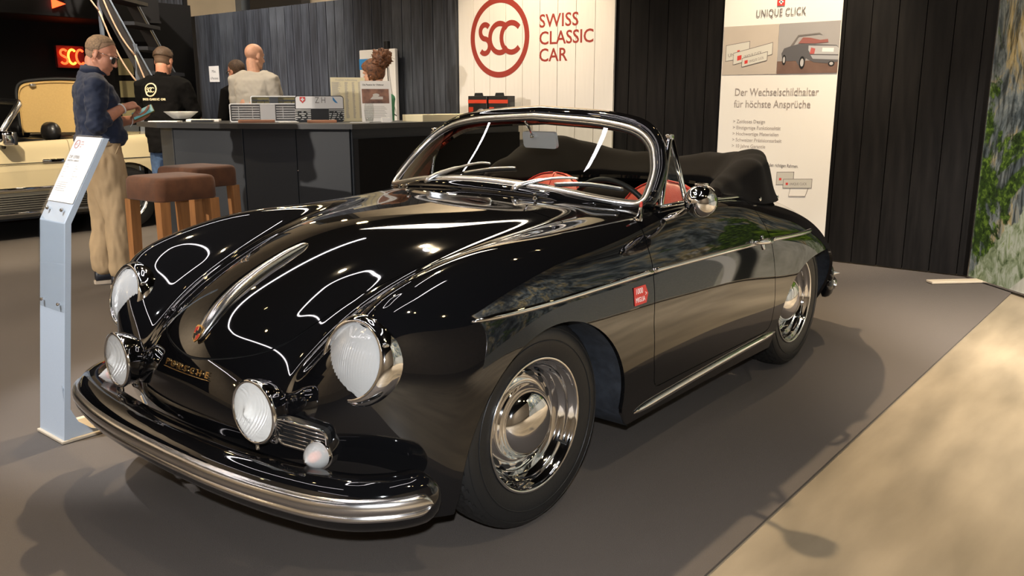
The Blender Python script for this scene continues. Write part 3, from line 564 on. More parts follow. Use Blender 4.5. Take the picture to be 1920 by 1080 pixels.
# ---- wheels
def make_wheel(parent_loc,steer,side):
    w=empty('wheel',parent_loc,steer); w.parent=car
    if side<0: w.rotation_euler[2]=PI+steer
    # local +Y = outboard
    prof=[(.205,-.068),(.212,-.074),(.235,-.080),(.262,-.084),(.288,-.082),(.306,-.074),(.316,-.064),(.322,-.055),(.325,-.04),(.3262,-.02),(.3265,0),(.3262,.02),(.325,.04),(.322,.055),(.316,.064),(.306,.074),(.288,.082),(.262,.084),(.235,.080),(.212,.074),(.205,.068)]
    n=224;V=[];F=[]
    fine=[]
    for i in range(len(prof)-1):
        for u in (0,.5): fine.append(tuple(prof[i][k]*(1-u)+prof[i+1][k]*u for k in (0,1)))
    fine.append(prof[-1]); m=len(fine)
    for r,yy in fine:
        for k in range(n):
            rr=r
            if r>.314:
                a=abs(yy); zig=int((k+ (2 if yy>0 else 0)+ int(a*300))%7)
                if a>.046: rr-= .005 if zig<2 else 0
                elif .034<a<.042 or .012<a<.02: rr-=.005
                elif a<=.034: rr-= .004 if (k+int(a*420))%7<1 else 0
            if yy>.0 and abs(r-.288)<.004: rr+=.0
            h=2*PI*k/n; V.append((rr*math.cos(h),yy,rr*math.sin(h)))
    for i in range(m-1):
        for k in range(n): F.append((i*n+k,(i+1)*n+k,(i+1)*n+(k+1)%n,i*n+(k+1)%n))
    obj('tyre',V,F,M['rubber'],w,auto=22)
    b=MB(); b.tube([(.262*math.cos(2*PI*k/64),.0845,.262*math.sin(2*PI*k/64)) for k in range(66)],.0022,5,caps=False); b.tube([(.298*math.cos(2*PI*k/64),.0785,.298*math.sin(2*PI*k/64)) for k in range(66)],.0016,5,caps=False); b.go('sidewall_ridge',M['rubber'],w,smooth=True)
    MY=Matrix(((1,0,0),(0,0,1),(0,-1,0)))
    rim=[(.198,-.07),(.206,-.07),(.206,.066),(.209,.070),(.2105,.074),(.209,.078),(.205,.079),(.201,.077),(.1985,.071),(.195,.062),(.186,.057),(.1845,.05),(.182,.036),(.172,.03),(.168,.022),(.164,.008),(.158,.0),(.150,-.002),(.142,.003),(.133,.011),(.126,.013),(.118,.011),(.112,.006),(.0,.006)]
    b=MB(); V_,F_=lathemesh(rim,72); b.add([MY@Vector((v[0],v[1],v[2])) for v in V_],F_)
    b.V=[(v[0],v[1],v[2]) for v in b.V]; o=b.go('rim',M['chrome'],w,auto=50)
    b=MB()
    for k in range(16):
        h=2*PI*k/16; c=Vector((.147*math.cos(h),.0035,.147*math.sin(h))); 
        u=Vector((-math.sin(h),0,math.cos(h))); v=Vector((math.cos(h),0,math.sin(h)))
        poly=[(.019*math.cos(t*PI/6),.0075*math.sin(t*PI/6)) for t in range(12)]
        Vp=[c+u*p[0]+v*p[1]+Vector((0,.0012 if p[1]<0 else .0015,0)) for p in poly]; b.add(Vp,[tuple(range(12))])
    b.go('vent_slots',M['blackplastic'],rim_parent(o))
    cap=[(.1205,.010),(.121,.016),(.118,.022),(.1135,.025),(.112,.030),(.109,.040),(.100,.054),(.086,.066),(.066,.0755),(.042,.081),(.02,.0832),(.0,.084)]
    b=MB(); V_,F_=lathemesh(cap,64); b.add([MY@Vector(v) for v in V_],F_); b.go('hub_cap',M['chrome'],w,smooth=True)
    b=MB(); b.tube([(.198*math.cos(R(215)),.066,.198*math.sin(R(215))),(.165*math.cos(R(215)),.05,.165*math.sin(R(215)))],.004,8); b.go('valve',M['blackplastic'],w)
    b=MB(); b.lathe([(.0,-.08),(.14,-.08),(.15,-.06),(.15,.0),(.0,.0)],28,'Y'); b.go('brake_drum',M['liner'],w)
    return w
def rim_parent(o): return o
for x,y,st in ((0,.648,R(-2)),(-2.1,.63,0)): make_wheel((x,y,.3268),st,1)
for x,y,st in ((0,-.648,R(-2)),(-2.1,-.63,0)): make_wheel((x,y,.3268),st,-1)

# ---- front and rear bumpers
def bumper(path,name,mold,sgn):
    P=[Vector(p) for p in cr(path,8)]; sec=[(-.075,.372),(-.05,.381),(-.02,.383),(.004,.374),(.02,.355),(.027,.33),(.027,.30),(.021,.275),(.006,.257),(-.012,.249),(-.03,.25)]
    full=[Vector((p.x,p.y)) for p in P]; mir=[Vector((p.x,-p.y)) for p in full[:-1][::-1]]; L=full+mir; n=len(L); rings=[]; AL=[0]
    for i in range(1,n): AL.append(AL[-1]+(L[i]-L[i-1]).length)
    for i in range(n):
        t=(L[min(i+1,n-1)]-L[max(i-1,0)]).normalized(); nr=Vector((t.y,-t.x))*sgn
        if nr.x*sgn*1<0 and False: nr=-nr
        d_=min(AL[i],AL[-1]-AL[i]); k=math.sqrt(max(1-(1-min(d_/.055,1))**2,0))*.94+.06
        rings.append([(L[i].x+nr.x*o*k,L[i].y+nr.y*o*k,.318+(z-.318)*k) for o,z in sec])
    V,F=loftmesh(rings); bp=obj(name,V,F,M['paint'],car,auto=60)
    if mold:
        sec2=[(.020,.350),(.029,.3485),(.0355,.344),(.0395,.336),(.0405,.327),(.039,.318),(.0345,.311),(.030,.3085),(.0325,.305),(.0345,.301),(.0340,.296),(.031,.2925),(.020,.2915)]
        rings=[]; a0=next(i for i in range(n) if AL[i]>.042); idx=list(range(a0,n-a0))
        for i in idx:
            t=(L[min(i+1,n-1)]-L[max(i-1,0)]).normalized(); nr=Vector((t.y,-t.x))*sgn; d_=min(AL[i]-AL[a0],AL[n-1-a0]-AL[i]); k=math.sqrt(max(1-(1-min(d_/.035,1))**2,0))*.94+.06
            rings.append([(L[i].x+nr.x*(o),L[i].y+nr.y*(o),.321+(z-.321)*k) for o,z in sec2])
        V,F=loftmesh(rings); obj('bumper_molding',V,F,M['brushed'],bp,auto=40)
    return bp
FB=[(.505,.800),(.53,.799),(.555,.793),(.59,.781),(.635,.752),(.69,.695),(.728,.62),(.752,.53),(.775,.40),(.79,.24),(.795,.08),(.7955,0)]
bumper(FB,'front_bumper',True,-1)
RB=[(-2.56,.700),(-2.585,.699),(-2.62,.692),(-2.68,.668),(-2.77,.615),(-2.86,.53),(-2.94,.41),(-3.0,.27),(-3.02,.12),(-3.025,0)]
bumper(RB,'rear_bumper',True,1)
for s in (1,-1):
    A=axes((-.50,s*.86,.05)); c=Vector((-2.60,s*.700,.385))
    b=MB(); b.lathe([(0,-.03),(.036,-.026),(.046,-.006),(.045,.004),(.036,.012),(.024,.016),(.014,.018)],24,M=A,c=c); g_=b.go('bumper_guard',M['paint'],car,smooth=True)
    b=MB(); b.lathe([(.016,.016),(.013,.022),(.007,.036),(.002,.048),(0,.05)],18,M=A,c=c); b.go('guard_tip',M['chrome'],g_,smooth=True)

# ---- lamps
M['hlring']=M['chrome']
for s in (1,-1):
    h=empty('headlight',(.563,s*.579,.637)); h.parent=car; A=axes((.955,s*.05,.27))
    b=MB(); b.lathe([(.117,-.10),(.119,-.03),(.1205,-.008),(.119,.004),(.113,.016),(.106,.023),(.100,.0255),(.096,.024),(.094,.018),(.094,.008)],56,M=A); b.go('headlight_ring',M['chrome'],h,smooth=True)
    V=[];F=[];n=64;rr=[0,.02,.04,.06,.075,.086,.0945]
    prof=[(.0945*math.sin(t*PI/2/14),.0) for t in range(15)]
    V=[];
    for i in range(33):
        r=.0945*i/32
        for k in range(96):
            a=2*PI*k/96; xx=r*math.cos(a); dz=.016+.034*(1-(r/.0945)**2)
            dz+=.0010*math.sin(xx*2*PI/.0075)*(1 if r<.088 else 0)
            V.append((xx,r*math.sin(a),dz))
    for i in range(32):
        for k in range(96): F.append((i*96+k,(i+1)*96+k,(i+1)*96+(k+1)%96,i*96+(k+1)%96))
    obj('headlight_lens',[A@Vector(v) for v in V],F,M['lens'],h,smooth=True)
    b=MB(); b.lathe([(.0945,.012)]+[(.0945*q,-.075+.087*q*q) for q in (.95,.85,.75,.65,.55,.45,.35,.25,.15,.08)]+[(0,-.075)],48,M=A); b.go('headlight_reflector',M['reflector'],h,smooth=True)
    b=MB(); b.lathe([(.0,-.0),(.012,-.002),(.017,-.012),(.017,-.03),(.01,-.06),(.01,-.075)],18,M=A); b.go('bulb',M['silver'],h,smooth=True)
    b=MB(); c=A@Vector((s*-.0,-.115,.004)); b.lathe([(0,.012),(.006,.011),(.009,.006),(.009,-.01)],12,M=A,c=c); b.lathe([(0,.004),(.005,.003),(.006,0),(.006,-.01)],12,M=A,c=A@Vector((.098,.055,.018))); b.go('rim_screw',M['chrome'],h,smooth=True)
    f=empty('fog_lamp',(.725,s*.36,.496)); f.parent=car; A=axes((1,s*.06,.03))
    b=MB(); b.lathe([(0,-.075),(.03,-.073),(.055,-.062),(.072,-.045),(.082,-.02),(.086,.0),(.0875,.006),(.086,.012),(.080,.014),(.078,.010)],48,M=A); b.go('fog_lamp_shell',M['chrome'],f,smooth=True)
    b=MB(); b.rbox((-.055,0,-.088),(.03,.03,.03),.006); b.go('bracket',M['chrome'],f,auto=40)
    V=[];F=[]
    for i in range(29):
        r=.0785*i/28
        for k in range(72):
            a=2*PI*k/72; dz=.010+.012*(1-(r/.0785)**2)+.016*math.exp(-(r/.016)**2)
            dz+=.0008*math.sin(r*math.cos(a)*2*PI/.0065)*(.6 if r>.025 else 0)
            V.append((r*math.cos(a),r*math.sin(a),dz))
    for i in range(28):
        for k in range(72): F.append((i*72+k,(i+1)*72+k,(i+1)*72+(k+1)%72,i*72+(k+1)%72))
    obj('fog_lamp_lens',[A@Vector(v) for v in V],F,M['lens'],f,smooth=True)
    b=MB(); b.lathe([(.0785,.008)]+[(.0785*q,-.045+.053*q*q) for q in (.9,.75,.6,.45,.3,.15)]+[(0,-.045)],36,M=A); b.go('fog_lamp_reflector',M['reflector'],f,smooth=True)
    b=MB(); b.lathe([(0,.006),(.004,.005),(.006,0),(.006,-.014)],10,c=(.002,0,-.09)); b.go('fog_lamp_screw',M['chrome'],f,smooth=True)
    # horn grille with turn signal
    g=empty('horn_grille',(.668,s*.475,.438)); g.parent=car
    u=Vector((-.30,s*.95,-.10)).normalized(); v=Vector((.12,s*.06,.99)); v=(v-u*v.dot(u)).normalized(); w=u.cross(v)*s; G=Matrix((u,v,w)).transposed()
    b=MB(); P=rrect(.150,.072,.02,4); P.append(P[0]);P.append(P[1]); b.tube([G@Vector((p[0],p[1],.004)) for p in P],.0045,8,caps=False); b.go('grille_frame',M['chrome'],g,smooth=True)
    b=MB(); b.prism(rrect(.15,.072,.02,4),.02,G,G@Vector((0,0,-.022))); b.go('grille_backing',M['blackplastic'],g)
    for k in range(5):
        yy=-.024+.012*k; b=MB(); b.tube([G@Vector((-.071,yy,.003)),G@Vector((.071,yy,.003))],(.0022),8); b.go('bar',M['chrome'],g,smooth=True)
    t=empty('turn_signal',(.657,s*.522,.398)); t.parent=car; A=axes((.94,s*.30,.05))
    b=MB(); b.lathe([(.040,-.03),(.0415,.0),(.040,.006),(.034,.008)],28,M=A); b.go('turn_signal_base',M['chrome'],t,smooth=True)
    pr=[(.034,.006)]
    for i in range(9): q=i/8; pr+= [(.034*(1-q**1.7)+.002,.008+.05*q),(.0315*(1-q**1.7)+.002,.0105+.05*q)]
    pr.append((0,.061)); b=MB(); b.lathe(pr,32,M=A); b.go('turn_signal_lens',M['lens'],t,smooth=True)
    b=MB(); b.lathe([(0,.04),(.01,.038),(.014,.028),(.014,.012),(.012,.004)],16,M=A); b.go('turn_signal_bulb',M['amber'],t,smooth=True)

# ---- bonnet handle with crest, gold script
P=[(.665,.612),(.655,.628),(.63,.658),(.585,.702),(.52,.744),(.44,.784),(.35,.818),(.285,.838),(.262,.838)]
hand=[]; prof_w=[.003,.018,.026,.026,.021,.017,.014,.011,.004]; prof_h=[.003,.010,.013,.018,.022,.022,.02,.014,.002]
C_=cr(P,5); wv=np.interp(np.linspace(0,8,len(C_)),range(9),prof_w); hv=np.interp(np.linspace(0,8,len(C_)),range(9),prof_h); rings=[]
for i,(x,z) in enumerate(C_):
    p,nn=top_at(x,0); 
    t=Vector((C_[min(i+1,len(C_)-1)][0]-C_[max(i-1,0)][0],0,C_[min(i+1,len(C_)-1)][1]-C_[max(i-1,0)][1])).normalized(); up=nn
    rings.append([p+Vector((0,math.cos(a)*wv[i],0))+up*(math.sin(a)*hv[i]*(1 if math.sin(a)>0 else .25)+.001) for a in [2*PI*k/16 for k in range(16)]])
V,F=loftmesh(rings); han=obj('bonnet_handle',V,F,M['brushed'],bonnet,smooth=True)
cp=Vector(rings[5][4]); tt=(Vector(rings[7][4])-Vector(rings[3][4])).normalized(); nn=Vector((0,1,0)).cross(tt).normalized(); nn=nn if nn.x>0 else -nn
CM=Matrix((Vector((0,1,0)),-tt if False else tt,nn)).transposed()
sh=[(0,.026),(.012,.024),(.0165,.017),(.0165,-.004),(.012,-.017),(0,-.026),(-.012,-.017),(-.0165,-.004),(-.0165,.017),(-.012,.024)]
b=MB(); b.prism(sh,.004,CM,cp-nn*.0015); cr_=b.go('crest',M['gold'],han)
b=MB(); b.prism([(-.015,.001),(-.015,.016),(-.002,.022),(-.002,.001)][::-1],.0008,CM,cp+nn*.0026); b.prism([(.002,-.001),(.015,-.001),(.011,-.014),(.002,-.021)][::-1],.0008,CM,cp+nn*.0026); b.go('crest_red_field',M['enamelred'],han)
b=MB(); b.prism([(.002,.001),(.002,.022),(.015,.016),(.015,.001)],.0008,CM,cp+nn*.0026); b.prism([(-.002,-.001),(-.002,-.021),(-.011,-.014),(-.015,-.001)],.0008,CM,cp+nn*.0026); b.prism([(-.006,-.006),(.006,-.006),(.006,.008),(-.006,.008)],.001,CM,cp+nn*.003); b.go('crest_black_field',M['blackplastic'],han)
# widely spaced script letters along the nose
for i,ch in enumerate('PORSCHE'):
    yy=-.104+.208*(i)/6; p,nn=front_at(yy,.533); u=Vector((0,1,0)); u=(u-nn*u.dot(nn)).normalized(); v=nn.cross(u); Mx=Matrix((u,v,nn)).transposed()
    text(ch,.025,Mx,p+nn*.0035-v*.007,M['gold'],car,'script_letter',bold=.0004,align='CENTER',ext=.002,sx=1.2)
pts=[]
for i in range(15):
    yy=-.118+.236*i/14; p,nn=front_at(yy,.521); pts.append(p+nn*.003)
b=MB(); b.tube(pts,.0011,6); b.go('script_underline',M['gold'],car)

# ---- side trim: spear, sill strip
def strip(xs,zs,s,name,parent,w=.0095,h=.010,mt='chrome',taper=(0,0)):
    pts=[];rr=[]
    n=len(xs)
    for i,(x,z) in enumerate(zip(xs,zs)):
        p,nn=side_at(x,z,s); k=1
        if taper[0] and i<3: k=(.25,.65,.9)[i]
        if taper[1] and i>n-4: k=(.9,.65,.25)[i-n+3]
        pts.append((p+nn*.002,nn,k))
    V=[];F=[];m=10
    for i,(p,nn,k) in enumerate(pts):
        t=(pts[min(i+1,n-1)][0]-pts[max(i-1,0)][0]).normalized(); v=nn.cross(t)
        for q in range(m): a=2*PI*q/m; V.append(p+v*math.cos(a)*w*k+nn*(math.sin(a)*h*k if math.sin(a)>0 else math.sin(a)*.003))
    for i in range(n-1):
        for q in range(m): F.append((i*m+q,i*m+(q+1)%m,(i+1)*m+(q+1)%m,(i+1)*m+q))
    F+= [tuple(range(m))[::-1],tuple(range((n-1)*m,n*m))]
    return obj(name,V,F,M[mt],parent,smooth=True)
for s,dr in ((1,door_l),(-1,door_r)):
    z_=lambda x:np.interp(x,[-2.05,-1.45,-.53,.31],[.690,.716,.725,.716])
    for (a,c,par,tp) in ((.318,-.533,car,(1,0)),(-.541,-1.497,dr,(0,0)),(-1.506,-2.05,car,(0,1))):
        xs=np.linspace(a,c,26); strip(xs,[z_(x) for x in xs],s,'side_trim',par,taper=tp)
    xs=np.linspace(-.478,-1.66,30); zz=np.linspace(.236,.275,30); zs=[max(z,.225) for z in zz]
    strip(xs,zs,s,'sill_trim',car,.0155,.012,'chrome',(1,1)); 
    # door handle
    hp0,hn=side_at(-1.31,.722,s);hp1,_=side_at(-1.46,.712,s)
    h=empty('door_handle',(0,0,0)); h.parent=dr
    b=MB(); b.tube([hp0+hn*.004,hp0+hn*.022+Vector((-.012,0,0)),(hp0+hp1)/2+hn*.036,hp1+hn*.028+Vector((.02,0,0)),hp1+hn*.004],[.006,.010,(.013,.008),(.011,.008),.006],10); b.go('grip',M['chrome'],h,smooth=True)
    A=axes(hn); b=MB()
    b.lathe([(.016,0),(.016,.004),(.012,.007),(0,.008)],16,M=A,c=hp0); b.lathe([(.024,0),(.024,.003),(.021,.005),(0,.006)],24,M=A@Matrix.Diagonal((.62,1.3,1)),c=hp1+Vector((.045,0,0))); b.lathe([(.011,.0),(.011,.026),(.007,.03),(0,.031)],14,M=A,c=hp1+Vector((.035,0,0))); b.go('escutcheon',M['chrome'],h,smooth=True)
# round event sticker
p,nn=side_at(-.45,.661,1); u=Vector((-1,0,0)); u=(u-nn*u.dot(nn)).normalized(); v=nn.cross(u); Mx=Matrix((u,v,nn)).transposed()
b=MB(); b.prism([(-.043,-.030),(.030,-.030),(.044,0.0),(.030,.030),(-.043,.030)],.001,Mx,p+nn*.0012); stk=b.go('race_sticker',M['stickerred'],car); stk['label']='red arrow sticker with white lettering'
text('1000',.027,Mx,p+nn*.0024-u*.034+v*.006,M['whitevinyl'],stk,ext=.0002,sx=.85); text('MIGLIA',.023,Mx,p+nn*.0024-u*.036-v*.021,M['whitevinyl'],stk,ext=.0002,sx=.8)
text('>',.022,Mx,p+nn*.0024+u*.024-v*.006,M['whitevinyl'],stk,ext=.0002)

# ---- windscreen
def wsx(y,z): c=.6-.25*(z-.957)/.24; return -.51-c*y*y-1.55*(z-.957)
OUT=[(0,1.226),(.20,1.216),(.33,1.206),(.45,1.186),(.52,1.160),(.573,1.121),(.603,1.081),(.628,1.035),(.641,.987),(.647,.945),(.641,.925),(.622,.914),(.57,.919),(.50,.930),(.33,.956),(.15,.971),(0,.976)]
OUTH=cr(OUT,5); OUTC=np.concatenate([OUTH,(OUTH[1:-1]*np.array([-1,1]))[::-1]])
def wp(y,z,off=0):
    e=1e-3; p=Vector((wsx(y,z),y,z)); a=Vector((wsx(y+e,z)-wsx(y,z),e,0)); c=Vector((wsx(y,z+e)-wsx(y,z),0,e)); n=a.cross(c).normalized(); n=n if n.x>0 else -n; return p+n*off,n
def wring(scale_in,scale_out,off0,off1,name,mt,parent):
    pass
wsf=empty('windscreen',(0,0,0)); wsf.parent=car
cen=np.array([0,1.06])
def inset(d):   # offset the outline inward by d
    P=OUTC; n=len(P); o=[]
    for i in range(n):
        t=P[(i+1)%n]-P[i-1]; t/=np.hypot(*t); nr=np.array([t[1],-t[0]]); 
        if nr@(cen-P[i])<0: nr=-nr
        o.append(P[i]+nr*d)
    return np.array(o)
def ringmesh(prof,name,mt,parent):   # prof: list of (inset, normal offset)
    rings=[]
    for d,off in prof: rings.append([wp(y,z,off)[0] for y,z in inset(d)])
    n=len(rings[0]);m=len(rings); V=[p for r in rings for p in r];F=[]
    for j in range(m):
        for i in range(n): F.append((j*n+i,j*n+(i+1)%n,((j+1)%m)*n+(i+1)%n,((j+1)%m)*n+i))
    return obj(name,V,F,mt,parent,smooth=True)
ringmesh([(.001,.006),(.002,.011),(.006,.0135),(.010,.012),(.012,.007),(.012,-.004),(.001,-.004)],'chrome_frame',M['silver'],wsf)
ringmesh([(.012,.0045),(.015,.006),(.020,.004),(.020,-.004),(.012,-.004)],'rubber_seal',M['blackplastic'],wsf)
# black outer frame: header and pillars
rings=[]
O=inset(0); 
outer=[]
for (y,z) in OUTC:
    t=np.clip((z-.95)/.2,0,1); ex=.026+.006*t; outer.append((ex))
n=len(OUTC)
for k,(d,off) in enumerate(((.003,.010),(-.35,.018),(-.8,.012),(-1,-.01),(-1,-.05),(-.5,-.07),(.003,-.03))):
    r=[]
    for i,(y,z) in enumerate(OUTC):
        t=OUTC[(i+1)%n]-OUTC[i-1]; t=t/np.hypot(*t); nr=np.array([t[1],-t[0]]); nr=nr if nr@(cen-OUTC[i])>0 else -nr
        hdr=np.clip((z-1.12)/.06,0,1); ex=(.030+.006*hdr)*(1 if z>.93 else .35)
        q=OUTC[i]+nr*(d*ex if d<0 else d); r.append(wp(q[0],q[1],off*(1 if z>.95 else .5))[0])
    rings.append(r)
m=len(rings); V=[p for r in rings for p in r];F=[]
for j in range(m):
    for i in range(n): F.append((j*n+i,j*n+(i+1)%n,((j+1)%m)*n+(i+1)%n,((j+1)%m)*n+i))
obj('outer_frame',V,F,M['paint'],wsf,smooth=True)
I=inset(.017); V=[];F=[]; nr_=10; n=len(I)
for j in range(nr_+1):
    for i in range(n): q=cen+(I[i]-cen)*(1-j/nr_*.999); V.append(wp(q[0],q[1],.001)[0])
for j in range(nr_):
    for i in range(n): F.append((j*n+i,j*n+(i+1)%n,(j+1)*n+(i+1)%n,(j+1)*n+i))
obj('windscreen_glass',V,F,M['glass'],wsf,smooth=True)
# wipers
for pts,bl,piv in (([[-.560,.205,.935],[-.533,.210,.958],[-.559,.227,.972],[-.601,.279,.990],[-.636,.342,.999],[-.665,.406,.999]],[[-.612,.335,.985],[-.667,.447,.988],[-.717,.564,.974]],(-.565,.203,.93)),
                   ([[-.582,-.262,.94],[-.547,-.254,.958],[-.578,-.218,.987],[-.603,-.149,1.013],[-.627,-.045,1.037],[-.636,.008,1.037]],[[-.585,-.087,1.006],[-.61,.027,1.025],[-.632,.135,1.033]],(-.585,-.264,.935))):
    w=empty('wiper'); w.parent=car
    b=MB(); c=cr(pts,5); b.tube([Vector(p)+Vector((.012,0,.006)) for p in c],[(.007+.006*math.exp(-((i-7)/5)**2)*1.0) if i<16 else .006-.002*i/len(c) for i in range(len(c))],10); b.go('wiper_arm',M['silver'],w,smooth=True)
    b=MB(); c=cr(bl,6); b.tube([Vector(p)+Vector((.009,0,.001)) for p in c],(.004),8); b.go('wiper_bridge',M['silver'],w,smooth=True)
    b=MB(); b.tube([Vector(p)+Vector((.004,0,-.005)) for p in c],[(.0065,.003)]*len(c),6); b.go('wiper_blade',M['blackplastic'],w)
    p,nn=top_at(piv[0],piv[1]); b=MB(); b.lathe([(.016,-.004),(.016,.004),(.010,.008),(.009,.03),(.006,.034),(0,.035)],18,M=axes(nn),c=p); b.go('wiper_pivot',M['chrome'],w,smooth=True)
for x,y in ((-.52,.31),(-.50,-.33)):
    p,nn=top_at(x,y); b=MB(); b.lathe([(.010,-.002),(.009,.004),(.004,.008),(.004,.014),(.007,.017),(.006,.021),(0,.023)],14,M=axes(nn),c=p); b.go('washer_nozzle',M['chrome'],car,smooth=True)
# interior mirror
im=empty('interior_mirror'); im.parent=car
b=MB(); b.tube([(-.86,-.005,1.20),(-.885,0,1.17),(-.905,.0,1.14)],.005,8); b.lathe([(.012,-.006),(.012,.006),(0,.008)],12,c=(-.905,0,1.14)); b.go('mirror_stem',M['chrome'],im,smooth=True)
b=MB(); Mm=basis_m((.10,1,0),(.2,0,1)); b.prism(rrect(.185,.068,.014,4),.014,Mm,(-.925,.03,1.127)); b.go('mirror_back',mat('grey_mirror_back',(.55,.55,.57),.35),im,auto=40)
# quarter windows
for s in (1,-1):
    q=empty('quarter_window'); q.parent=door_l if s>0 else door_r
    T_=[Vector((-.80,s*.668,.912)),Vector((-.945,s*.615,1.142)),Vector((-.968,s*.612,1.142)),Vector((-.985,s*.672,.912))]
    b=MB(); b.tube(T_+[T_[0],T_[1]],[(.0065,.011)]*6,8,caps=False); b.go('quarter_frame',M['chrome'],q,smooth=True)
    b=MB(); b.add([p+Vector((0,s*.001,0)) for p in T_],[(0,1,2,3)]); b.go('quarter_glass',M['glass'],q)
    b=MB(); b.rbox((-.955,s*.61,1.150),(.035,.022,.022),.005); b.lathe([(.006,-.01),(.006,.01),(0,.012)],10,c=(-.93,s*.625,1.09)); b.go('quarter_catch',M['chrome'],q,auto=40)
    b=MB(); b.tube([(-.79,s*.672,.908),(-1.1,s*.678,.905),(-1.40,s*.682,.893),(-1.46,s*.68,.886)],[(.006,.012)]*4,8); b.go('door_rail',M['chrome'],q.parent,smooth=True)
# outside mirror on the left door
om=empty('outside_mirror'); om.parent=door_l
p,nn=side_at(-.765,.868,1)
b=MB(); b.tube([p+nn*.004+Vector((.03,0,0)),p+nn*.018,p+Vector((.005,.06,.03)),Vector((-.745,.815,.925)),Vector((-.742,.83,.938))],[(.006,.012),(.010,.018),.010,.009,.010],12); b.go('mirror_arm',M['chrome'],om,smooth=True)
c=Vector((-.745,.852,.945)); A=axes((.86,.28,.05))
b=MB(); b.lathe([(0,.066),(.014,.064),(.028,.057),(.041,.044),(.051,.026),(.056,.006),(.057,-.012),(.058,-.02),(.054,-.023),(0,-.022)],36,M=A,c=c); b.go('mirror_shell',M['chrome'],om,smooth=True)
b=MB(); b.rbox(c+Vector((-.005,0,.058)),(.03,.04,.008),.003); b.go('mirror_hood',M['chrome'],om,auto=40)
# aerial stub
p,nn=top_at(-.62,.685); b=MB(); b.lathe([(.014,-.003),(.014,.006),(.010,.012),(.010,.02),(.006,.024),(.0055,.045)],14,M=axes((-.1,.1,1)),c=p); an=b.go('aerial_base',M['chrome'],car,smooth=True)
b=MB(); b.lathe([(.0055,.045),(.006,.052),(.004,.062),(0,.064)],12,M=axes((-.1,.1,1)),c=p); b.go('aerial_tip',M['enamelred'],an,smooth=True)

# ---- cabin
b=MB(); b.box((-1.15,0,.30),(1.25,1.34,.02)); b.go('cabin_floor',M['darkred'],car)
for s,dr in ((1,door_l),(-1,door_r)):
    b=MB(); b.rbox((-1.03,s*.665,.60),(.86,.03,.54),.012); b.go('door_card',M['redleather'],dr,auto=40)
    b=MB(); b.rbox((-1.03,s*.64,.66),(.40,.04,.04),.015); b.go('door_pull',M['redleather'],dr,auto=40)
dash=[]
for y in np.linspace(-.63,.63,25):
    x0=WS0(y)-.11; zt=.937-.11*y*y; dash.append([(x0+.05,y,zt),(x0,y,zt+.003),(x0-.05,y,zt-.002),(x0-.085,y,zt-.022),(x0-.095,y,zt-.05),(x0-.08,y,zt-.14),(x0-.04,y,zt-.20),(x0+.05,y,zt-.2)])
V,F=loftmesh(dash); db=obj('dashboard',V,F,M['paint'],car,auto=40)
for y in (.24,.36,.48):
    b=MB(); b.lathe([(.052,0),(.054,.01),(.048,.012),(.046,.006),(0,.006)],24,M=axes((-1,0,.25)),c=(WS0(y)-.20,y,.85)); b.go('gauge',M['chrome'],db,smooth=True)
b=MB(); A=axes((-.93,0,.38)); ct=Vector((-.98,.36,.80)); b.tube([ct+A@Vector((.195*math.cos(2*PI*k/48),.195*math.sin(2*PI*k/48),0)) for k in range(50)],.011,10,caps=False); b.tube([ct+A@Vector((-.19,0,0)),ct-A@Vector((0,0,.03)),ct+A@Vector((.19,0,0))],.008,8); b.tube([ct-A@Vector((0,0,.03)),ct-A@Vector((0,0,.3))],.02,10); b.tube([ct+A@Vector((0,-.19,0)),ct-A@Vector((0,0,.03))],.008,8); b.go('steering_wheel',M['blackplastic'],car,smooth=True)
def seat(y,x=0,rec=0):
    s=empty('seat',(x,y,0)); s.parent=car
    b=MB(); b.rbox((-1.03,0,.45),(.50,.48,.16),.06,4); b.go('seat_cushion',M['redleather'],s,smooth=True)
    rings=[]
    for t in [0,.1,.2,.3,.4,.5,.6,.68,.75,.81,.86,.90,.94,.97,.985,1]:
        z=.48+.46*t-rec*.1; xx=-1.27-.17*t-rec*t; w=.235*(1-.15*t) ; th=.055*(1-.25*t)
        k=math.sqrt(max(1-((t-.5)/.5)**3.2,0)) if t>.5 else 1
        w*= max(k,.05); th*=max(k**.7,.12)
        rings.append([(xx+th*math.copysign(abs(math.cos(a))**.8,math.cos(a))*(1+.0*t),w*math.copysign(abs(math.sin(a))**.45,math.sin(a)),z) for a in [2*PI*q/28 for q in range(28)]])
    V,F=loftmesh(rings); o=obj('seat_backrest',V,F,M['redleather'],s,smooth=True)
    pts=[(r[0][0]+.002,0,r[0][2]) for r in rings]
    b=MB(); b.tube([Vector(rings[i][7 if sgn>0 else 21])+Vector((.02,0,0)) for sgn in (1,) for i in range(16)],.004,6); b.tube([Vector(rings[i][21])+Vector((.02,0,0)) for i in range(16)],.004,6); b.tube([Vector(rings[i][0])+Vector((.001,0,0)) for i in range(16)],.0025,6); b.go('seat_piping',M['enamelred'],o,smooth=True)
seat(.345,.0); seat(-.345,-.06,.05)
b=MB(); b.rbox((-1.62,0,.62),(.1,1.2,.5),.04,3); b.go('rear_bulkhead',M['cloth'],car,auto=40)

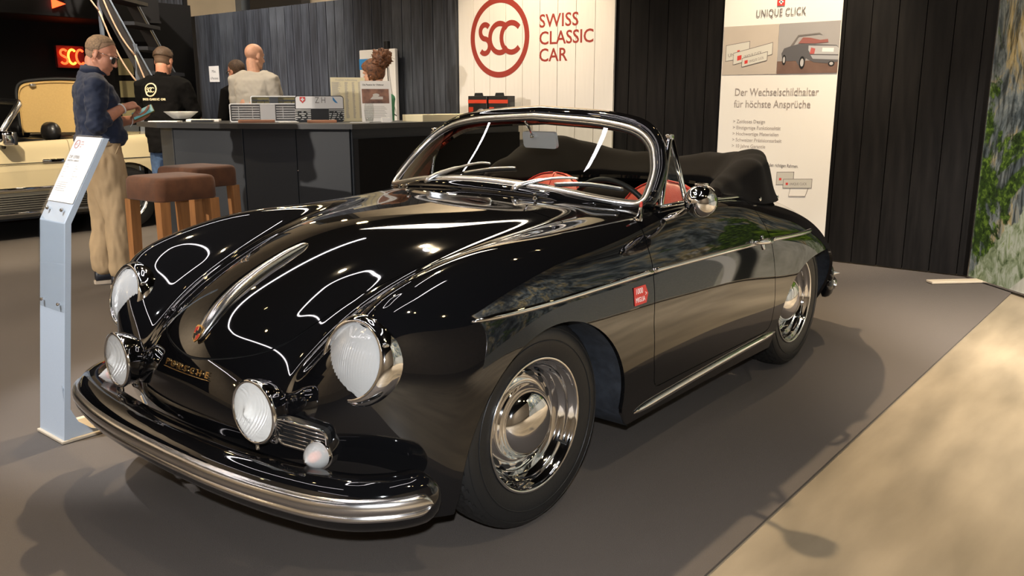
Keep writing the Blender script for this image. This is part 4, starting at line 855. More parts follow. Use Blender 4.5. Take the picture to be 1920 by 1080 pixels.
# ---- folded soft top under its cloth boot
ST=[(-1.33,.618,.028,.930,.905,.902,.03),(-1.42,.612,.06,.975,.90,.885,.055),(-1.52,.606,.085,.995,.90,.86,.075),(-1.66,.592,.10,1.022,.915,.845,.095),(-1.80,.566,.12,1.047,.925,.838,.105),(-1.91,.515,.13,1.056,.925,.832,.105),(-1.985,.42,.13,1.044,.925,.835,.10),(-2.02,.28,.13,1.026,.928,.86,.10),(-2.03,.14,.13,1.018,.928,.87,.10),(-2.032,0,.13,1.014,.928,.872,.10)]
H=np.array(ST); Lm=H[:-1][::-1]*np.array([1,-1,1,1,1,1,1]); Lm[:,3]+=np.interp(Lm[:,0],[-2.03,-1.75,-1.33],[0.005,.05,-.005]); ALL=cr(np.concatenate([H,Lm]),7)
rings=[]; n=len(ALL)
from mathutils import noise as _mn
MNOISE=lambda p:_mn.fractal(p,.7,2.0,2)
for i,(x,y,wi,zt,zi,zo,wo) in enumerate(ALL):
    t=ALL[min(i+1,n-1)][:2]-ALL[max(i-1,0)][:2]; t=t/np.hypot(*t); out=np.array([t[1],-t[0]]); 
    if out@(np.array([x,y])-np.array([-1.3,0]))<0: out=-out
    sec=[(-wi*1.0,zi-.035),(-wi*1.22,zi-.004),(-wi*1.16,zi+.012),(-wi*.86,zi+(zt-zi)*.45),(-wi*.52,zt-.016),(-wi*.2,zt),(wo*.25,zt+.002),(wo*.66,zt-(zt-zo)*.10),(wo*.9,zt-(zt-zo)*.42),(wo*1.08,zt-(zt-zo)*.72),(wo*1.2,zo+.012),(wo*1.22,zo),(wo*1.1,zo-.006)]
    ss=cr(sec,3); 
    rr=[]
    for j,(o,z) in enumerate(ss):
        from_n=MNOISE((x*4.5,y*4.5,z*4.5)); wv=.020*from_n-.010*math.exp(-((i-24-j*.35)/2.2)**2)-.008*math.exp(-((i-11+j*.3)/2.0)**2)+.009*math.exp(-((i-18-j*.1)/3)**2)
        k=min(1,min(i,n-1-i)/6)*math.sin(PI*j/len(ss))
        rr.append((x+out[0]*(o+wv*k),y+out[1]*(o+wv*k),z+wv*.9*k))
    rings.append(rr)
V,F=loftmesh(rings,True,True); tc=obj('folded_top_cover',V,F,M['cloth'],car,smooth=True); tc['label']='dark brown cloth cover over the folded roof'
b=MB()
for (i,s) in ((17,1),(33,1),(n-18,1),(n-34,1)):
    r=rings[i]; p=Vector(r[-7]); q=Vector(r[-7])-Vector(ALL[i][:2].tolist()+[p.z]); q.z=0; q.normalize(); b=MB(); b.lathe([(.011,0),(.011,.004),(.006,.007),(0,.008)],12,M=axes(q),c=p+q*.002); b.go('snap_stud',M['chrome'],tc,smooth=True)


for s in (1,-1):   # tail lamps
    t=empty('tail_lamp',(-2.845,s*.50,.515)); t.parent=car; A=axes((-.90,s*.28,.30))
    b=MB(); b.lathe([(.045,-.03),(.047,.0),(.044,.006)],24,M=A); b.go('tail_lamp_base',M['chrome'],t,smooth=True)
    b=MB(); b.lathe([(.043,.004),(.040,.02),(.028,.038),(.012,.05),(0,.053)],24,M=A); b.go('tail_lamp_lens',M['enamelred'],t,smooth=True)
# ------------------------------------------------------------------ bar counter and what stands on it
M['bartop']=mat('black_bar_top',(.03,.031,.034),.35,noise=.15,scale=5)
M['barfront']=mat('dark_blue_grey_panel',(.020,.024,.031),.5,noise=.08,scale=400,bump=.05,bscale=500)
M['paper']=mat('white_paper',(.86,.82,.77),.7); M['cream']=mat('cream_paper',(.74,.66,.44),.7); M['ink']=mat('grey_print',(.12,.11,.10),.7); M['inklight']=mat('faint_print',(.45,.42,.38),.7)
M['wood']=mat('oak_wood',(.33,.145,.05),.42,noise=.25,scale=5,stretch=(6,6,.7)); M['suede']=mat('brown_suede',(.105,.038,.014),.9,sheen=.1,noise=.3,scale=14,bump=.1,bscale=300)
M['ivory']=mat('white_enamel',(.72,.72,.70),.35); M['tan']=mat('tan_wood_block',(.36,.15,.07),.5); M['rope']=mat('tan_rope',(.55,.36,.22),.8)
TOP=[(-1.96,-5.30),(-1.855,-4.76),(-2.13,-3.99),(-2.63,-3.16),(-4.93,-3.20),(-4.93,-3.78),(-3.30,-3.90),(-2.90,-4.50),(-2.70,-4.95),(-2.45,-5.30)]
ct=empty('bar_counter',(-2.4,-4.4,0),0,'long angled black bar counter with dark panelled fronts','counter')
b=MB(); b.prism(TOP,.042,None,(2.4,4.4,1.062)); b.go('worktop',M['bartop'],ct)
FR=[(-2.03,-5.0),(-1.985,-4.72),(-2.235,-4.07),(-2.70,-3.27),(-3.85,-3.29),(-4.93,-3.31)]
for i in range(5):
    a=Vector((*FR[i],0));c=Vector((*FR[i+1],0)); L=(c-a).length; n=Vector((c-a)).normalized()
    k=2 if i==2 else 1
    for q in range(k):
        m=a+(c-a)*((q+.5)/k); b=MB(); b.rbox((0,0,.53),(L/k-.006,.03,1.06),.002,1,rz=math.atan2(n.y,n.x)); o=b.go('front_panel',M['barfront'],ct,loc=(m.x+2.4,m.y+4.4,0))
b=MB()
for z in (.32,.72): b.lathe([(.006,0),(.005,.003),(0,.004)],8,M=axes((.8,.5,0)),c=(-2.455+2.4,-3.655+4.4,z))
b.go('panel_screws',M['brushed'],ct)
b=MB(); b.prism([(p[0]*.97-.12,p[1]*.985) for p in FR]+[(-4.93,-3.7),(-3.0,-3.7),(-2.66,-4.5)],.9,None,(2.4,4.4,.08)); b.go('carcass',M['blackwall'],ct)
ZT=1.104
UP=Matrix.Identity(3)
face=lambda yaw: basis_m((-math.sin(yaw),math.cos(yaw),0),(0,0,1))   # plane whose normal points along yaw
CY=math.atan2(2.1877+4.2,1.92+2.4)   # towards the photographer
def slatbox(name,x,y,yaw,w,h,d,label,col,grille,dark):
    e=empty(name,(x,y,ZT),yaw,label,'display frame')   # local +X faces the viewer
    b=MB(); Mf=basis_m((0,1,0),(0,0,1)); P=[Mf@Vector((p[0],p[1],0))+Vector((0,0,h/2)) for p in rrect(w,h,.018,4)]
    In=[Mf@Vector((p[0],p[1],0))+Vector((0,0,h/2)) for p in rrect(w-.018,h-.018,.012,4)]; n=len(P)
    V=[q+Vector((d/2,0,0)) for q in P]+[q+Vector((d/2,0,0)) for q in In]+[q-Vector((d/2,0,0)) for q in P]+[q-Vector((d/2,0,0)) for q in In]
    F=[]
    for i in range(n):
        j=(i+1)%n; F+=[(i,j,n+j,n+i),(2*n+i,3*n+i,3*n+j,2*n+j),(i,2*n+i,2*n+j,j),(n+i,n+j,3*n+j,3*n+i)]
    b.add(V,F); b.go('rim',col,e)
    b=MB(); b.box((-d/2+.002,0,h/2),(.004,w-.02,h-.02)); b.go('back_plate',dark,e)
    b=MB(); b.rbox((d/2-.006,0,h/2),(.008,w*.2,h-.02),.003); b.go('centre_plate',grille,e)
    for s in (-1,1):
        for k in range(6):
            z=h*(.18+.64*k/5); b=MB(); b.rbox((d/2-.006,s*w*.29,z),(.006,w*.36,h*.055),.0015,1); b.go('slat',grille,e)
        for q in (.2,.38):
            b=MB(); b.rbox((d/2-.004,s*w*q,h/2),(.004,.006,h*.7),.001,1); b.go('upright',grille,e)
    return e
M['frametint']=mat('grey_enamel',(.42,.42,.42),.4)
slatbox('plate_holder',-2.62,-4.26,CY-.03,.64,.16,.05,'long light grey slatted display frame standing at the front of the bar',M['ivory'],M['frametint'],mat('grey_back',(.22,.21,.20),.6))
slatbox('plate_holder',-2.76,-4.36,CY-.03,.40,.225,.05,'short black slatted display frame standing behind the long grey one',M['ivory'],mat('black_slat',(.02,.02,.02),.4),mat('gold_back',(.30,.25,.10),.5))
# licence plate display
e=empty('licence_plate_display',(-2.94,-3.95,ZT),CY+.02,'upright licence plate display, white above with red shield and blue mark, black slats below','licence plate')
Mf=basis_m((0,1,0),(0,0,1)); W_,H_=.42,.225
b=MB(); b.prism(rrect(W_,H_,.025,5),.022,Mf,(-.011,0,H_/2)); b.go('plate_body',M['blackplastic'],e)
b=MB(); P=[p for p in rrect(W_-.012,H_-.012,.02,5) if True]; P=[(p[0],max(p[1],.002)) for p in P]; b.prism(P,.003,Mf,(.0105,0,H_/2)); b.go('plate_white',M['paper'] if False else mat('plate_white',(.85,.85,.85),.4),e)
b=MB(); b.prism([(-.024,.025),(-.024,-.005),(0,-.03),(.024,-.005),(.024,.025)][::-1],.002,Mf,(.0138,-.145,.19)); sh_=b.go('shield',M['stickerred'],e)
b=MB(); b.box((.0165,-.145,.193),(.001,.030,.010)); b.box((.0165,-.145,.193),(.001,.010,.030)); b.go('cross',M['whitevinyl'],sh_)
M['blue']=mat('blue_print',(.05,.28,.62),.5)
b=MB(); b.prism([(-.02,.03),(-.02,.0),(.0,-.022),(.024,-.028)][::1],.002,Mf,(.0138,.135,.188)); b.go('blue_mark',M['blue'],e)
text('Z',.075,Mf,(.0138,-.04,.162),M['ink'],e,bold=-.001,sx=.8); text('H',.075,Mf,(.0138,.012,.162),M['ink'],e,bold=-.001,sx=.8)
for s in (-1,1):
    for k in range(6): b=MB(); b.rbox((.013,s*.145,.022+.016*k),(.006,.135,.008),.002,1); b.go('slat',M['ivory'],e)
M['red_num']=M['ink']
text('53',.10,Mf,(.0165,-.20,.020),M['blackplastic'],e,bold=.001); text('726',.10,Mf,(.0165,.078,.020),M['blackplastic'],e,bold=.001,sx=.85)
# price list and flyer on stands
def sheet(name,x,y,yaw,w,h,lean,mt,label,cat,build):
    e=empty(name,(x,y,ZT),yaw,label,cat); A=Matrix.Rotation(-lean,3,'Y'); Mf2=A@basis_m((0,1,0),(0,0,1))
    b=MB(); b.prism([(-w/2,0),(w/2,0),(w/2,h),(-w/2,h)],.003,Mf2,(0,0,0)); b.go('sheet',mt,e)
    b=MB(); b.box((-.05,0,.004),(.11,w*.9,.006)); b.go('foot',M['clear'],e)
    build(e,Mf2); return e
def pl_build(e,Mx):
    nr=Mx@Vector((0,0,1))
    text('Preisliste Aufbereitung',.021,Mx,nr*.0035+Mx@Vector((-.11,.362,0)),M['inklight'],e,ext=.0002)
    b=MB()
    for r in range(39):
        for (x0,x1) in ((-.145,-.06),(-.03,.0),(.035,.06),(.09,.12)):
            z=.345-.0083*r; q=rng.uniform(.6,1); P=[(x0,z),(x0+(x1-x0)*q,z),(x0+(x1-x0)*q,z+.0042),(x0,z+.0042)]; b.prism(P,.0003,Mx,nr*.0034)
    b.go('print_lines',M['inklight'],e)['kind']='stuff'; pass
sheet('price_list',-3.22,-3.88,CY+.03,.31,.39,.14,M['cream'],'cream price list with fine print columns on the bar','sign',pl_build)
def fl_build(e,Mx):
    nr=Mx@Vector((0,0,1))
    text('Die Passion fur Oldtimer',.0185,Mx,nr*.0035+Mx@Vector((-.115,.315,0)),M['ink'],e,ext=.0002,bold=.0004)
    b=MB(); b.prism([(-.125,.16),(.115,.16),(.115,.285),(-.125,.285)],.0004,Mx,nr*.0034); ph=b.go('photo_print',mat('sepia_photo',(.36,.18,.12),.6,noise=.5,scale=9,col2=(.06,.035,.03)),e)
    b=MB(); b.prism([(.03*math.cos(t*PI/8),.232+.014*math.sin(t*PI/8)) for t in range(16)],.0004,Mx,nr*.0040); b.prism([(-.055,.195),(.06,.195),(.06,.218),(-.03,.222)],.0002,Mx,nr*.0039); b.go('photo_car',mat('pale_print',(.6,.55,.5),.6),ph)
    b=MB()
    for r in range(9): b.prism([(-.11,.035+r*.012),(.09-.01*(r%3),.035+r*.012),(.09-.01*(r%3),.039+r*.012),(-.11,.039+r*.012)],.0003,Mx,nr*.0034)
    b.go('print_lines',M['inklight'],e)['kind']='stuff'
sheet('event_flyer',-3.27,-3.57,CY+.05,.27,.355,.12,M['paper'],'white flyer with a brown car photo standing beside the cream price list','sign',fl_build)
# glass, boxes, bowl, papers
e=empty('drinking_glass',(-3.08,-3.46,ZT),0,'clear water glass on the bar in front of the white flyer','glass')
b=MB(); b.lathe([(0,.004),(.026,.004),(.031,.01),(.040,.06),(.042,.10),(.038,.145),(.034,.158),(.032,.158),(.036,.143),(.0395,.10),(.0375,.06),(.029,.014),(0,.012)],28); b.go('bowl',M['clear'],e,smooth=True)
b=MB(); b.lathe([(0,.013),(.029,.014),(.033,.034),(0,.034)],24); b.go('water',M['clear'],e,smooth=True)
def boxobj(name,c,d,rz,mt,label,cat,g=None,r=.003):
    b=MB(); b.rbox((0,0,d[2]/2),d,r,2); o=b.go(name,mt,loc=c,rot=(0,0,rz)); tag(o,label,cat,g); return o
boxobj('card_box',(-3.20,-3.38,ZT),(.06,.08,.04),CY,M['paper'],'small white box on the bar right of the water glass','box')
boxobj('catalogue_stack',(-3.98,-3.42,ZT),(.85,.26,.06),0,M['cream'],'long cream stack of catalogues at the right end of the bar','catalogues')
boxobj('wooden_tray',(-2.43,-4.16,ZT),(.12,.30,.022),CY,M['tan'],'tan wooden tray under the front of the long grey display frame','tray')
boxobj('wooden_tray',(-2.76,-3.70,ZT),(.10,.24,.022),CY,M['tan'],'tan wooden tray in front of the licence plate display','tray')
boxobj('brochure',(-2.61,-3.96,ZT),(.10,.16,.006),CY+.1,M['paper'],'white brochure lying between the two wooden trays','brochure')
boxobj('brochure',(-2.92,-3.40,ZT),(.12,.16,.006),CY-.2,M['frametint'],'grey brochure lying in front of the cream price list','brochure')
boxobj('brochure',(-2.08,-5.02,ZT),(.12,.26,.008),CY-.3,M['paper'],'white brochure lying at the left tip of the bar','brochure')
boxobj('paper_stack',(-2.36,-4.86,ZT),(.16,.28,.02),CY-.1,M['paper'],'low stack of white papers behind the white brochure at the bar tip','papers')
boxobj('laptop',(-2.25,-4.70,ZT),(.10,.18,.018),CY-.1,M['bartop'],'closed dark laptop lying by the white papers','laptop')
e=empty('snack_bowl',(-2.30,-5.13,ZT+.0),0,'shallow white square-rimmed bowl on the bar behind the papers','bowl')
b=MB(); rg=[[(w_*p[0],w_*p[1],z) for p in rrect(1,1,.22,5)] for w_,z in ((.10,0),(.13,.008),(.24,.062),(.25,.066),(.24,.066),(.225,.058),(.12,.014))]
V,F=loftmesh(rg); b.add(V,F); b.go('bowl_body',M['ivory'],e,auto=40,loc=(0,0,.02))
for k in range(9):
    a=k*2.4; b=MB(); b.lathe([(0,-.011),(.013,-.006),(.016,0),(.013,.006),(0,.011)],10,c=(.07*math.cos(a)*(k/9)**.5,.07*math.sin(a)*(k/9)**.5,.075)); b.go('sweet',[M['stickerred'],M['ivory'],M['tan']][k%3],e,smooth=True)
# two bar stools
def stool(x,y,rz,label):
    s=empty('bar_stool',(x,y,0),rz,label,'stool','brown suede bar stools')
    rings=[]
    for z,k in ((.690,.97),(.693,1.0),(.70,1.02),(.79,1.02),(.815,1.0),(.829,.95),(.834,.86),(.837,.5)): rings.append([(p[0]*k,p[1]*k,z) for p in rrect(.40,.40,.055,6)])
    V,F=loftmesh(rings); obj('seat',V,F,M['suede'],s,smooth=True)
    for a in (-1,1):
        for c in (-1,1):
            b=MB(); V=[];
            for z,k in ((0,.026),(.69,.032)):
                o=.168+.012*(1-z/.69); V+=[(a*o+i*k,c*o+j*k,z) for i,j in ((-1,-1),(1,-1),(1,1),(-1,1))]
            b.add(V,[(3,2,1,0),(4,5,6,7)]+[(i,(i+1)%4,4+(i+1)%4,4+i) for i in range(4)]); b.go('leg',M['wood'],s)
    for a in (-1,1):
        b=MB(); b.tube([(a*.17,-.17,.27),(a*.17,.17,.27)],.010,8); b.go('foot_rail',M['darkgrey'],s,smooth=True)
    b=MB(); b.tube([(-.17,.0,.27),(.17,0,.27)],.010,8); b.go('foot_rail',M['darkgrey'],s,smooth=True)
    return s
stool(-.86,-2.82,R(2),'nearer brown suede bar stool with square oak legs beside the man in the navy shirt')
stool(-1.40,-3.42,R(8),'further brown suede bar stool, half hidden behind the nearer stool')

# ------------------------------------------------------------------ on the back wall
e=empty('paper_notice',(-5.062,-8.95,1.66),0,'white paper notice with two black lines pinned to the plank wall','notice')
b=MB(); b.box((0,0,0),(.002,.25,.22)); b.go('sheet',M['paper'],e)
text('Max.',.055,MW,(.0015,0,.02),M['ink'],e,align='CENTER',ext=.0003); text('6 Personen',.05,MW,(.0015,0,-.075),M['ink'],e,align='CENTER',ext=.0003,sx=.85)
e=empty('info_screen',(-4.93,-5.36,1.0),0,'tall white display panel behind the woman with the hair bun','display')
b=MB(); b.rbox((0,0,.33),(.05,.60,1.06),.01); b.go('panel',M['paper'],e)
b=MB(); b.box((.026,-.22,.70),(.003,.16,.12)); b.go('blue_label',M['blue'],e)
b=MB(); b.rbox((.02,.17,.90),(.05,.06,.09),.006); b.go('clip',M['blackplastic'],e)
b=MB(); b.tube(cr([(.03,.17,.87),(.06,.22,.5),(.10,.30,.2),(.08,.36,.12)],6),.006,6); b.go('cable',M['darkgrey'],e,smooth=True)
# packaged goods in front of the white sign
for k,yy in enumerate((-3.62,-3.345)):
    e=empty('boxed_lamp',(-4.72,yy,ZT),0,['left black and red product box hanging tab up before the white sign','right black and red product box, beside its twin before the white sign'][k],'box','product boxes on the bar')
    b=MB(); b.rbox((0,0,.115),(.11,.25,.23),.004); b.go('carton',mat('carton_black',(.02,.018,.018),.35),e)
    b=MB(); b.box((.056,0,.175),(.002,.248,.035)); b.box((.056,-.085,.08),(.002,.06,.08)); b.box((.056,0,.015),(.002,.248,.02)); b.go('red_panel',mat('carton_red',(.55,.05,.02),.4),e)
    b=MB(); b.prism([(0,0)]+[(.075*math.cos(R(a)),.075*math.sin(R(a))) for a in range(0,181,15)],.002,MW,(.0555,.05,.03)); b.go('lamp_picture',mat('carton_picture',(.35,.35,.4),.3,noise=.6,scale=18),e)
    b=MB(); b.prism([(.035*math.cos(R(a)),.035*math.sin(R(a))) for a in range(0,181,15)],.002,MW,(.0578,.08,.03)); b.go('red_picture',mat('carton_picture_red',(.5,.06,.04),.3),e)
    b=MB(); b.prism([(-.06,0),(.06,0),(.05,.03),(-.05,.03)],.004,MW,(.03,0,.23)); b.go('hang_tab',M['blackplastic'],e)
boxobj('clear_tumbler',(-4.72,-3.17,ZT),(.07,.08,.17),0,M['clear'],'pale clear container beside the black and red boxes','container')

# tall poster hanging on the planks
poster=empty('hanging_poster',(-5.045,-.66,0),0,'tall white poster with two photos and german text on the dark planks','poster')
M['posterpaper']=mat('poster_paper',(.80,.76,.70),.5); M['postergrey']=mat('poster_text',(.16,.14,.13),.6); M['posterlight']=mat('poster_small_text',(.33,.28,.25),.6)
X=-5.045; PW=.985
b=MB(); V=[];F=[]
nz=24
for i in range(nz+1):
    z=.10+2.45*i/nz; 
    for y in (-PW/2,PW/2):
        for t in (0,.004): V.append((.012+.004*math.sin(z*2.2+y)+t,y,z))
for i in range(nz):
    a=i*4;c=a+4; F+=[(a+1,a+3,c+3,c+1),(a,c,c+2,a+2),(a,a+1,c+1,c),(a+2,c+2,c+3,a+3)]
F+=[(0,2,3,1),(4*nz,4*nz+1,4*nz+3,4*nz+2)]; b.add(V,F); b.go('print_sheet',M['posterpaper'],poster)
b=MB(); b.rbox((.015,0,2.56),(.03,PW+.02,.03),.008); b.go('top_rail',M['brushed'],poster)
def pq(y0,y1,z0,z1,x,mt,name,par=None):
    b=MB(); b.box((x,(y0+y1)/2,(z0+z1)/2),(.0012,y1-y0,z1-z0)); return b.go(name,mt,par or poster)
PX=.0235
ca=mat('photo_beige',(.50,.43,.36),.5,noise=.10,scale=2); pa=pq(-.485,-.005,1.50,1.895,PX-.003,ca,'photo_plates'); pb=pq(-.002,.49,1.50,1.895,PX-.003,mat('photo_grey',(.33,.31,.30),.5,noise=.06,scale=2),'photo_roadster')
gb=mat('photo_road',(.17,.10,.075),.5,noise=.2,scale=8); pq(-.002,.49,1.50,1.60,PX-.002,gb,'photo_ground',pb)
MP=MW
def shp(P,x,mt,name,par): b=MB(); b.prism(P,.0008,MP,(x,0,0)); return b.go(name,mt,par)
def quadp(y,z,w,h,sk): return [(y,z),(y+w,z+w*sk),(y+w,z+w*sk+h),(y,z+h)]
for (y,z,w,h,sk,tx,sz) in ((-.455,1.615,.205,.125,.13,'UN',.04),(-.385,1.585,.335,.09,.22,'UNIQUE CLICK',.035),(-.305,1.565,.215,.065,.22,'UNIQUE CLICK',.028)):
    i={'UN':0}.get(tx,1)+(0 if sz>.03 else 1); x=PX-.0015+.0014*i
    fr=shp(quadp(y-.004,z-.004,w+.008,h+.008,sk),x,M['postergrey'],'plate_border',pa); shp(quadp(y,z,w,h,sk),x+.0005,mat('plate_pale',(.6,.57,.5),.5),'plate_face',fr)
    rm=basis_m((0,1,sk),(0,-sk,1)); cx=y+w*.10
    if i==0: shp(quadp(y+.10,z+.062,.022,.022,sk),x+.0008,M['stickerred'],'red_square',fr); text(tx,sz,rm,(x+.0014,y+.02,z+.03),M['postergrey'],fr,ext=.0002)
    else:
        shp(quadp(cx,z+w*.1*sk+h*.25,h*.42,h*.42,sk),x+.0008,M['stickerred'],'red_square',fr); text(tx,sz,rm,(x+.0014,cx+h*.62,z+(w*.1+h*.62)*sk+h*.28),M['postergrey'],fr,ext=.0002,sx=.68)
# printed roadster seen from behind
body=[(.045,1.60),(.03,1.66),(.05,1.70),(.10,1.715),(.17,1.73),(.30,1.725),(.47,1.712),(.489,1.69),(.489,1.585),(.40,1.575),(.30,1.585),(.235,1.62),(.225,1.575),(.175,1.565),(.155,1.60),(.10,1.60)]
bo=shp(body[::-1],PX-.0008,mat('print_car_grey',(.10,.095,.10),.5),'printed_body',pb)
shp([(.25,1.715),(.47,1.705),(.489,1.69),(.489,1.64),(.27,1.65),(.25,1.68)][::-1],PX+.0002,mat('print_car_silver',(.42,.41,.41),.5),'printed_tail',bo)
shp([(.27,1.642),(.489,1.632),(.489,1.60),(.29,1.612)][::-1],PX+.0002,mat('print_bumper',(.36,.36,.37),.5),'printed_bumper',bo)
shp([(.10,1.715),(.16,1.80),(.33,1.81),(.36,1.79),(.33,1.80),(.165,1.788),(.125,1.72)][::-1],PX+.0003,M['postergrey'],'printed_screen',bo)
shp([(.165,1.735),(.20,1.78),(.26,1.775),(.34,1.755),(.40,1.76),(.405,1.735),(.3,1.73)][::-1],PX+.0001,mat('print_seats',(.28,.10,.085),.5),'printed_seats',bo)
shp([(.262,1.65),(.30,1.65),(.305,1.69),(.272,1.70)],PX+.0006,mat('print_lamp',(.45,.10,.09),.5),'printed_lamp',bo)
shp([(.36,1.665),(.45,1.66),(.452,1.69),(.362,1.695)],PX+.0006,M['posterpaper'],'printed_plate',bo)
for cy,cz,ry,rz in ((.205,1.585,.024,.05),(.055,1.61,.016,.04),(.44,1.572,.025,.02)):
    shp([(cy+ry*math.cos(t*PI/10),cz+rz*math.sin(t*PI/10)) for t in range(20)],PX+.0004,M['blackplastic'],'printed_tyre',bo); shp([(cy+.6*ry*math.cos(t*PI/10),cz+.62*rz*math.sin(t*PI/10)) for t in range(20)],PX+.0008,mat('print_wheel',(.45,.43,.42),.5),'printed_wheel',bo)
# heading, emblem, lines
sq=shp([(-.032,2.035),(.032,2.035),(.032,2.095),(-.032,2.095)],PX-.002,M['stickerred'],'red_square',poster)
b=MB(); b.box((PX,0,2.065),(.001,.036,.012)); b.box((PX,0,2.065),(.001,.012,.036)); b.go('white_cross',M['whitevinyl'],sq)
text('UNIQUE CLICK',.084,MW,(PX-.002,.0,1.957),M['postergrey'],poster,align='CENTER',sx=.66,ext=.0005,space=1.12)
for i,t in enumerate(('Der Wechselschildhalter','für höchste Ansprüche')): text(t,.088,MW,(PX-.003,-.36,1.328-i*.098),M['posterlight'],poster,ext=.0004,sx=.81)
for i,t in enumerate(('> Zeitloses Design','> Einzigartige Funktionalität','> Hochwertige Materialien','> Schweizer Präzisionsarbeit','> 10 Jahre Garantie')): text(t,.042,MW,(PX-.003,-.36,1.10-i*.0515),M['posterlight'],poster,ext=.0003,sx=.9)
text('Geben Sie Ihrem Kennzeichen den richtigen Rahmen.',.0405,MW,(PX-.003,-.36,.745),M['postergrey'],poster,ext=.0003,sx=.68,bold=.0003)
for (y,z,w,h,sk) in ((.06,.60,.14,.10,.06),(.12,.575,.235,.07,.06)):
    fr=shp(quadp(y-.004,z-.004,w+.008,h+.008,sk),PX-.0025+(.0014 if h<.09 else 0),M['postergrey'],'plate_border',poster); shp(quadp(y,z,w,h,sk),PX-.0018+(.0014 if h<.09 else 0),mat('plate_pale2',(.55,.52,.46),.5),'plate_face',fr)
    shp(quadp(y+.02+(w*.0),z+h*.35,.02,.02,sk),PX-.0012+(.0014 if h<.09 else 0),M['stickerred'],'red_square',fr)
text('UNIQUE CLICK',.03,basis_m((0,1,.06),(0,-.06,1)),(PX+.0004,.17,.60),M['postergrey'],poster,ext=.0002,sx=.72)
b=MB(); b.tube([(PX,.18,.575),(PX,.17,.51),(PX,.31,.518),(PX,.33,.585)],.0025,4); b.go('printed_stand',M['posterlight'],poster)

# ------------------------------------------------------------------ grey info stand by the car's nose
st=empty('info_stand',(.64,-1.167,0),0,'grey sheet-metal info stand with an angled white price sheet','stand')
M['standgrey']=mat('grey_powder_coat',(.47,.53,.60),.42,noise=.05,scale=300); M['acryl']=glassmat('acrylic_sheet',(.985,.99,.99),1.3)
# post leans back a touch, then the head bends over towards the aisle
h_=.107
def stand_rail():
    P=[(.0,0.006),(-.094,.84),(-.268,1.146)]
    V=[];F=[]
    for (x,z) in P: 
        for y in (-h_,h_): V+=[(x,y,z),(x-.022,y,z-.004)]
    for i in range(2):
        a=i*4;c=a+4; F+=[(a,a+2,c+2,c),(a+1,c+1,c+3,a+3),(a,c,c+1,a+1),(a+2,a+3,c+3,c+2)]
    F+=[(0,1,3,2),(8,10,11,9)]; return V,F
V,F=stand_rail(); obj('bent_post',V,F,M['standgrey'],st)
b=MB(); b.rbox((-.10,0,.0072),(.22,.224,.012),.003); b.go('base_plate',M['cream_hall'],st)
b=MB(); b.prism([(0,0),(-.14,0),(-.09,.02),(-.045,.06),(-.015,.13),(0,.22)],.006,basis_m((1,0,0),(0,0,1)),(-.018,.10,.012)); b.go('gusset',M['standgrey'],st)
sl=Vector((-.174,0,.306)).normalized(); nr=Vector((sl.z,0,-sl.x)); HM=Matrix((Vector((0,1,0)),sl,Vector((0,1,0)).cross(sl))).transposed(); o0=Vector((-.094,0,.84)); nr=Vector((0,1,0)).cross(sl)
if nr.x<0: nr=-nr
b=MB(); b.prism([(-.104,.078),(.104,.078),(.104,.350),(-.104,.350)],.0015,HM,o0+nr*.002); sh=b.go('price_sheet',M['paper'],st)
b=MB(); b.prism([(-.11,.0),(.11,.0),(.11,.355),(-.11,.355)],.003,HM,o0+nr*.005); b.go('acrylic_cover',M['acryl'],st)
b=MB(); b.prism([(-.107,-.335),(.107,-.335),(.107,-.003),(-.107,-.003)],.003,basis_m((0,1,0),(-.094,0,.84)),(-.092,0,.84)); b.go('acrylic_pocket',M['acryl'],st)
for (y,t) in ((-.06,.045),(.06,.045)):
    b=MB(); b.lathe([(.007,0),(.007,.006),(.004,.009),(0,.009)],12,M=axes(nr),c=o0+sl*t+Vector((0,y,0))+nr*.008); b.go('screw',M['chrome'],st,smooth=True)
for y in (-.07,.07):
    b=MB(); b.lathe([(.007,0),(.007,.006),(.004,.009),(0,.009)],12,M=axes((1,0,0)),c=(-.054,y,.535)); b.go('screw',M['chrome'],st,smooth=True)
q0=o0+nr*.0036
def tline(t,size,y,s,mt,bold=0,sx=1): text(t,size,HM,q0+sl*s+Vector((0,y,0)),mt,sh,ext=.0002,bold=bold,sx=sx)
b=MB(); b.tube([q0+sl*(.318+.017*math.sin(2*PI*k/24))+Vector((0,-.068+.017*math.cos(2*PI*k/24),0)) for k in range(26)],.0018,4,caps=False); b.go('monogram_ring',M['maroon'],sh)
tline('SCC',.013,-.081,.3135,M['maroon'],.0003,.9)
for i,t in enumerate(('SWISS','CLASSIC','CAR')): tline(t,.009,-.045,.326-i*.0105,M['maroon'])
tline('1957',.008,-.085,.289,M['inklight']); tline("CHF 159'000.-",.0185,-.09,.258,M['ink'],.0004,.85); tline('SPEEDSTER / CABRIOLET',.0088,-.09,.2455,M['ink'],.0002)
for i,t in enumerate(('Baujahr','Karosserie','Farbe','Interieur','Motor','Getriebe')): tline(t,.0075,-.088,.230-i*.0105,M['inklight'])
for i,t in enumerate(('1957','Cabriolet','schwarz','rot','4 Zylinder Boxer','4-Gang')): tline(t,.0075,-.005,.224-i*.0105,M['inklight'])
for i in range(5): tline('Fahrzeug komplett restauriert, sehr schoen'[:38-4*(i%2)],.0068,-.088,.155-i*.0085,M['inklight'],0,.8)
